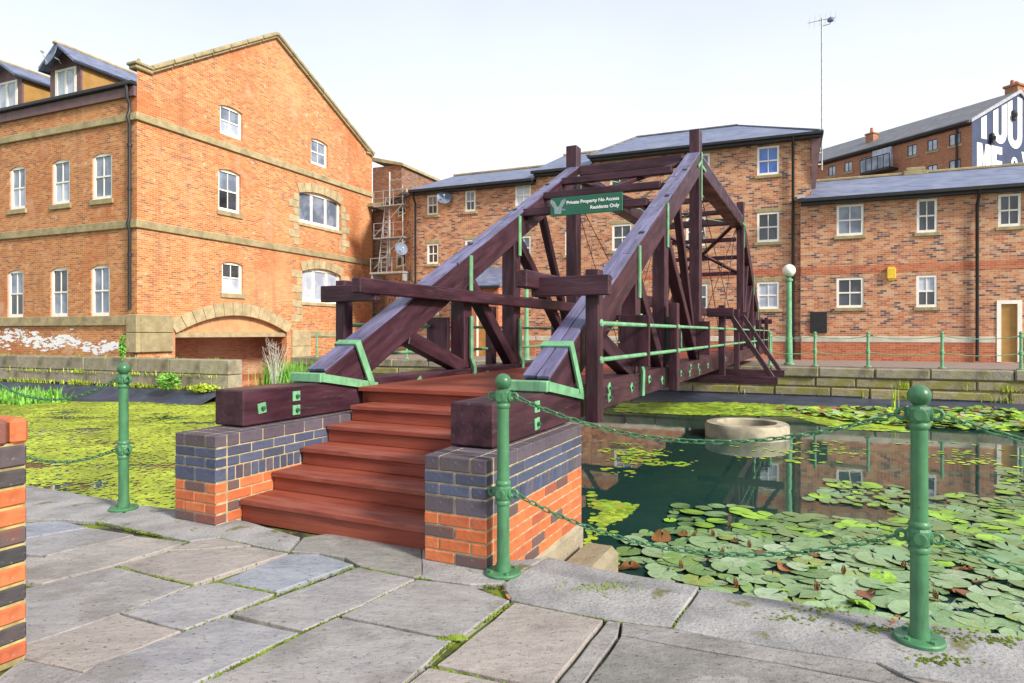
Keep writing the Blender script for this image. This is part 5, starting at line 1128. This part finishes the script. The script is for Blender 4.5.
loose = [[W2(*p) for p in ((806, 502), (830, 482), (900, 486), (912, 496), (905, 512), (850, 506))], [W2(*p) for p in ((1000, 470), (1080, 468), (1090, 500), (1005, 497))], [W2(*p) for p in ((668, 522), (680, 506), (748, 508), (750, 520), (700, 532))], [W2(*p) for p in ((605, 553), (640, 530), (672, 533), (668, 560), (620, 575))], [W2(*p) for p in ((930, 500), (955, 493), (985, 497), (960, 506))]]
def dist_pt(): return random.uniform(-.5, 9.5), random.uniform(3.6, 10.5)
pads = []; tries = 0
while len(pads) < 900 and tries < 90000:
    tries += 1; x, y = dist_pt()
    ind = inpoly(x, y, dense); inl = any(inpoly(x, y, P) for P in loose)
    if not (ind or inl): continue
    r = random.choice([random.uniform(.06, .12), random.uniform(.11, .19), random.uniform(.11, .17)])*(1 if ind else .85); k_ = (.64 if x > 1.3 else .9) if ind else .9
    if x-y*.80 > .6: 
        if random.random() < .6: continue
    if any((x-a)**2+(y-b)**2 < (k_*(r+s))**2 for a, b, s in pads): continue
    pads.append((x, y, r))
pads.sort(key=lambda p: (p[0]*F/p[1] > 640)*1000+p[0]**2+p[1]**2); rest_pads = pads[292:]; pads = pads[:292]
for i, (x, y, r) in enumerate(pads):
    cur = random.random() < (.09 if x > 2.2 else .04)
    me = random.choice(curlm) if cur else random.choice(padm)
    o = link('lily_pad', me, None, (x, y, ZW+.010+.0035*(i % 7)), (random.gauss(0, .045), random.gauss(0, .045), random.uniform(0, 6.28))); o.scale = (r*(.72 if cur else 1),)*3
    if cur and me is curlm[3]: tag(o, 'bright green curled lily leaf standing among the flat pads', 'lily pad', 'upright green lily leaves')
    elif cur: tag(o, 'reddish-brown curled lily leaf standing up among the flat green pads', 'lily pad', 'curled red lily leaves')
    else: tag(o, 'flat round green lily pad '+('out in the loose patch beyond the main mass' if math.hypot(x, y) > 7.6 else 'between the mossy ledge and the joint in the coping' if x*F/y < 190 else 'right of the right-hand green bollard' if x*F/y > 430 else 'crowded along the coping left of the right-hand bollard' if y < 5.2 else 'in the middle of the main pad mass'), 'lily pad', 'flat lily pads by the near bank')
rm = MB()
for x, y, r in rest_pads:
    a0 = random.random()*6.28; tx, ty = random.gauss(0, .05), random.gauss(0, .05); P_ = [(0, 0)]+[(math.cos(a0+.15+5.98*k_/13)*random.uniform(.94, 1.05), math.sin(a0+.15+5.98*k_/13)*random.uniform(.94, 1.05)) for k_ in range(14)]
    rm.add([(x+r*p, y+r*q_, ZW+.018+r*(tx*p+ty*q_)+r*.03*(p*p+q_*q_)+random.random()*.002) for p, q_ in P_], [(0, j, j+1) for j in range(1, 14)], random.choice([0, 0, 0, 0, 1]))
tag(rm.build('lily_pad_mass', [M['pad'], M['pad_bright']], fix=False), 'mass of lily pads further along the pond', 'lily pads', kind='stuff')
for i in range(22):
    x, y, r = random.choice(pads); o = link('lily_bud', budm, None, (x+r*.9, y, ZW+.01), (random.gauss(0, .2), random.gauss(0, .2), random.random()*6)); o.scale = (.055, .055, .07)
    tag(o, 'small reddish-brown rolled lily leaf poking up between the pads', 'lily bud', 'rolled lily leaves')
def scatter(name, n, sampler, mats, rr, label, cat, tilt=.08, sides=7, z=.006, rise=.0):
    m = MB()
    for i in range(n):
        x, y = sampler()
        if x is None: continue
        r = random.uniform(*rr); a0 = random.random()*6.28; tx, ty = random.gauss(0, tilt), random.gauss(0, tilt); zz = ZW+z+random.random()*rise+r*(abs(tx)+abs(ty))
        m.add([(x+r*math.cos(a0+6.2832*k_/sides)*random.uniform(.8, 1.15), y+r*math.sin(a0+6.2832*k_/sides)*random.uniform(.8, 1.15), zz+r*(tx*math.cos(a0+6.2832*k_/sides)+ty*math.sin(a0+6.2832*k_/sides))) for k_ in range(sides)], [tuple(range(sides))], random.choices(range(len(mats)), [w for _, w in mats])[0])
    return tag(m.build(name, [M[a] for a, _ in mats], fix=False), label, cat, kind='stuff')
from mathutils import noise as mn
def samp(polys, thr=-9, ns=.6, band=None):
    def f():
        for _ in range(40):
            P = random.choice(polys); xs_ = [p[0] for p in P]; ys_ = [p[1] for p in P]; x, y = random.uniform(min(xs_), max(xs_)), random.uniform(min(ys_), max(ys_))
            if inpoly(x, y, P) and (mn.noise((x*ns, y*ns*1.6, 3.1))*.7+(mn.noise((x*ns*1.6, y*ns*5, 7.7))*.6 if band else 0))+random.gauss(0, .12) > thr+(max(0, 11.0-y)*.06 if band else 0): return x, y
        return None, None
    return f
farpads = [[W2(*p) for p in ((770, 410), (900, 409), (1100, 412), (1160, 436), (1020, 432), (930, 428), (860, 424), (800, 414))]]
scatter('lily_carpet', 3600, samp(farpads, -.25, .9), [('pad_bright', 5), ('pad', 3), ('pad_red', 1.6), ('duck', 2)], (.07, .15), 'dense carpet of yellowing lily pads along the far quay', 'lily pads', .13, 7, .006, .025)
algae = [[W2(*p) for p in ((620, 404), (770, 402), (880, 404), (905, 432), (840, 429), (790, 416), (690, 415), (615, 412))]]
scatter('algae', 7000, samp(algae, -.3, .5), [('duck', 3), ('pad_bright', 3)], (.05, .12), 'bright green algae mat floating by the far quay', 'algae', .03)
bits = [[W2(*p) for p in ((600, 440), (700, 452), (690, 478), (640, 480), (600, 470))], [W2(*p) for p in ((600, 500), (640, 505), (620, 520), (600, 525))], [W2(*p) for p in ((720, 445), (880, 440), (1060, 446), (1060, 470), (900, 462), (740, 466))], [W2(*p) for p in ((590, 490), (625, 540), (610, 585), (585, 570))]]
scatter('floating_weed', 900, samp(bits, .12, 1.1), [('pad_bright', 3), ('duck', 2), ('duck2', 2)], (.02, .065), 'scattered yellow-green floating weed on the dark water', 'weed', .02)
duckp = [[W2(*p) for p in ((-60, 400), (60, 402), (230, 402), (262, 404), (300, 420), (250, 470), (190, 520), (100, 500), (-60, 492), (-90, 440))]]
scatter('duckweed', 48000, samp(duckp, -.24, .42, 1), [('duck', 4), ('duck2', 3), ('pad_bright', .6)], (.015, .055), 'yellow-green duckweed covering the water on the left', 'duckweed', .015, 5)
# ------------------------------------------------------------------ plants on the banks
def blades(name, n, place, hgt, wid, mt, label, cat, lean=.35, kind='stuff', segs=3):
    m = MB()
    for i in range(n):
        p = place()
        h = random.uniform(*hgt); w_ = random.uniform(*wid); a = random.random()*6.28; d = Vector((math.cos(a), math.sin(a), 0)); sd = Vector((-d.y, d.x, 0)); ln = random.gauss(0, lean)
        vs = []
        for k_ in range(segs+1):
            t = k_/segs; c = p+d*(h*ln*t*t)+Vector((0, 0, h*t*(1-.25*abs(ln)*t))); ww = w_*(1-t*.9)*(.6+1.2*t*(1-t)*2); vs += [c-sd*ww, c+sd*ww]
        m.add(vs, [(2*k_, 2*k_+1, 2*k_+3, 2*k_+2) for k_ in range(segs)])
    o = m.build(name, M[mt], fix=False); return tag(o, label, cat, kind=kind)
def strip(xa, xb, ya, yb, z): return lambda: E(random.uniform(xa, xb), random.uniform(ya, yb), z)
def leftbank():
    x = random.uniform(-34, -23.3); return E(x, random.uniform(-10.6-max(0, (-25-x))*.18, -9.0), ZW)
blades('water_plants', 2600, leftbank, (.18, .5), (.015, .05), 'reed', 'leafy bright green water plants along the left edge of the pond', 'water plants', .55)
blades('wall_grass', 700, strip(-40, -18.5, -7.1, -6.95, .5), (.04, .16), (.006, .015), 'reed', 'grass tufts along the top of the low stone wall', 'grass', .5)
blades('wall_weeds', 900, lambda: E(random.choice([random.gauss(-20.3, .7), random.gauss(-22.6, .5), random.gauss(-25.2, .4), random.gauss(-28, 1), random.uniform(-32, -18.6)]), -7.56, random.choice([-.42, -.42, -.42, -.36, -.4, .0]) if random.random() < .9 else .0), (.05, .2), (.008, .03), 'duck', 'yellow-green weeds growing from the joints of the low wall', 'weeds', .7)
blades('reed_clump', 520, lambda: Vector((at(random.gauss(288, 12), 380, 21.5).x, random.gauss(21.5, .35), -.5)), (.6, 1.15), (.012, .026), 'reed', 'clump of long green reeds behind the left bridge beam', 'reeds', .35)
blades('quay_weeds', 260, lambda: E(random.choice([random.gauss(1.0, .06), random.gauss(3.7, .3), random.uniform(-20, 20)]), .02, random.choice([-.3, -.62])), (.1, .3), (.008, .02), 'duck', 'small weeds rooted in the far quay wall', 'weeds', .6)
blades('tall_weed', 9, lambda: Vector((at(895, 395, 17.5).x+random.gauss(0, .04), 17.5+random.gauss(0, .04), ZW)), (.5, 1.1), (.01, .02), 'duck', 'single tall yellowish weed stem behind the right bollard', 'weed', .15, None)
def bush(name, c, r, n, mt, label, cat, ls=(.03, .07)):
    m = MB()
    for i in range(n):
        d = Vector((random.gauss(0, 1), random.gauss(0, 1), random.gauss(0, 1))).normalized()*random.random()**.4; d = Vector((d.x*r[0], d.y*r[1], d.z*r[2])); p = Vector(c)+d*random.uniform(.85, 1.1); a = Vector((random.gauss(0, 1), random.gauss(0, 1), random.gauss(0, .6))).normalized(); b = a.cross(Vector((random.gauss(0, 1), random.gauss(0, 1), random.gauss(0, 1)))).normalized(); s = random.uniform(*ls)
        m.add([p-a*s, p+b*s*.5, p+a*s, p-b*s*.5], [(0, 1, 2, 3)])
    return tag(m.build(name, M[mt], fix=False), label, cat)
bc = at(168, 381, 20.3); bush('fern_bush', bc, (.36, .3, .26), 900, 'reed', 'round bright green fern growing from the low stone wall', 'fern')
bush('fern_bush', at(205, 388, 20.2), (.5, .25, .13), 500, 'duck', 'flat yellowish fern patch at the foot of the low wall near its right end', 'fern')
bush('climbing_plant', at(122.5, 347, 21.7), (.11, .12, .42), 500, 'reed', 'narrow green climber on the corner of the orange warehouse', 'climbing plant', (.03, .06))
q = MB(); base = at(275, 384, 20.8)
for i in range(26):
    a = Vector((random.gauss(0, .12), random.gauss(0, .08), 0)); h = random.uniform(.7, 1.45); q.tube([base+a*.4, base+a*.8+Vector((0, 0, h*.5)), base+a*1.6+Vector((random.gauss(0, .08), 0, h))], [.012, .009, .004], 4)
    for k_ in range(3): z = h*random.uniform(.5, 1); q.tube([base+a*1.2+Vector((0, 0, z)), base+a*1.2+Vector((random.gauss(0, .14), random.gauss(0, .1), z+.16))], .004, 3)
tag(q.build('dead_plant', M['dead'], fix=False), 'bleached dead plant stems beside the green reeds', 'dead plant')
# a few dry leaves blown against things
dl = MB(); dl.add([(-1, 0, 0), (-.3, .5, .15), (.6, .4, .3), (1.1, 0, .1), (.5, -.45, .25), (-.4, -.4, .05)], [(0, 1, 5), (1, 2, 4, 5), (2, 3, 4)]); dlm = dl.mesh('dry_leaf', M['dryleaf'], fix=False)
for lb, lst in (('small dry brown leaf lying by the foot of the right bollard', [(893, 622), (898, 618), (888, 626), (903, 630)]), ('small dry brown leaf lying at the foot of the red steps', [(286, 537), (280, 541), (291, 534)]), ('small dry brown leaf in the joint by the steps bollard', [(503, 592), (508, 598), (497, 590)])):
    for px, py in lst:
        o = link('dry_leaf', dlm, None, G(px, py)+Vector((0, 0, .006)), (random.gauss(0, .4), random.gauss(0, .4), random.random()*6)); s = random.uniform(.012, .022); o.scale = (s, s, s); tag(o, lb, 'leaf', 'dry leaves '+lb.split('lying ')[-1] if 'lying' in lb else 'dry leaves in the paving joint')
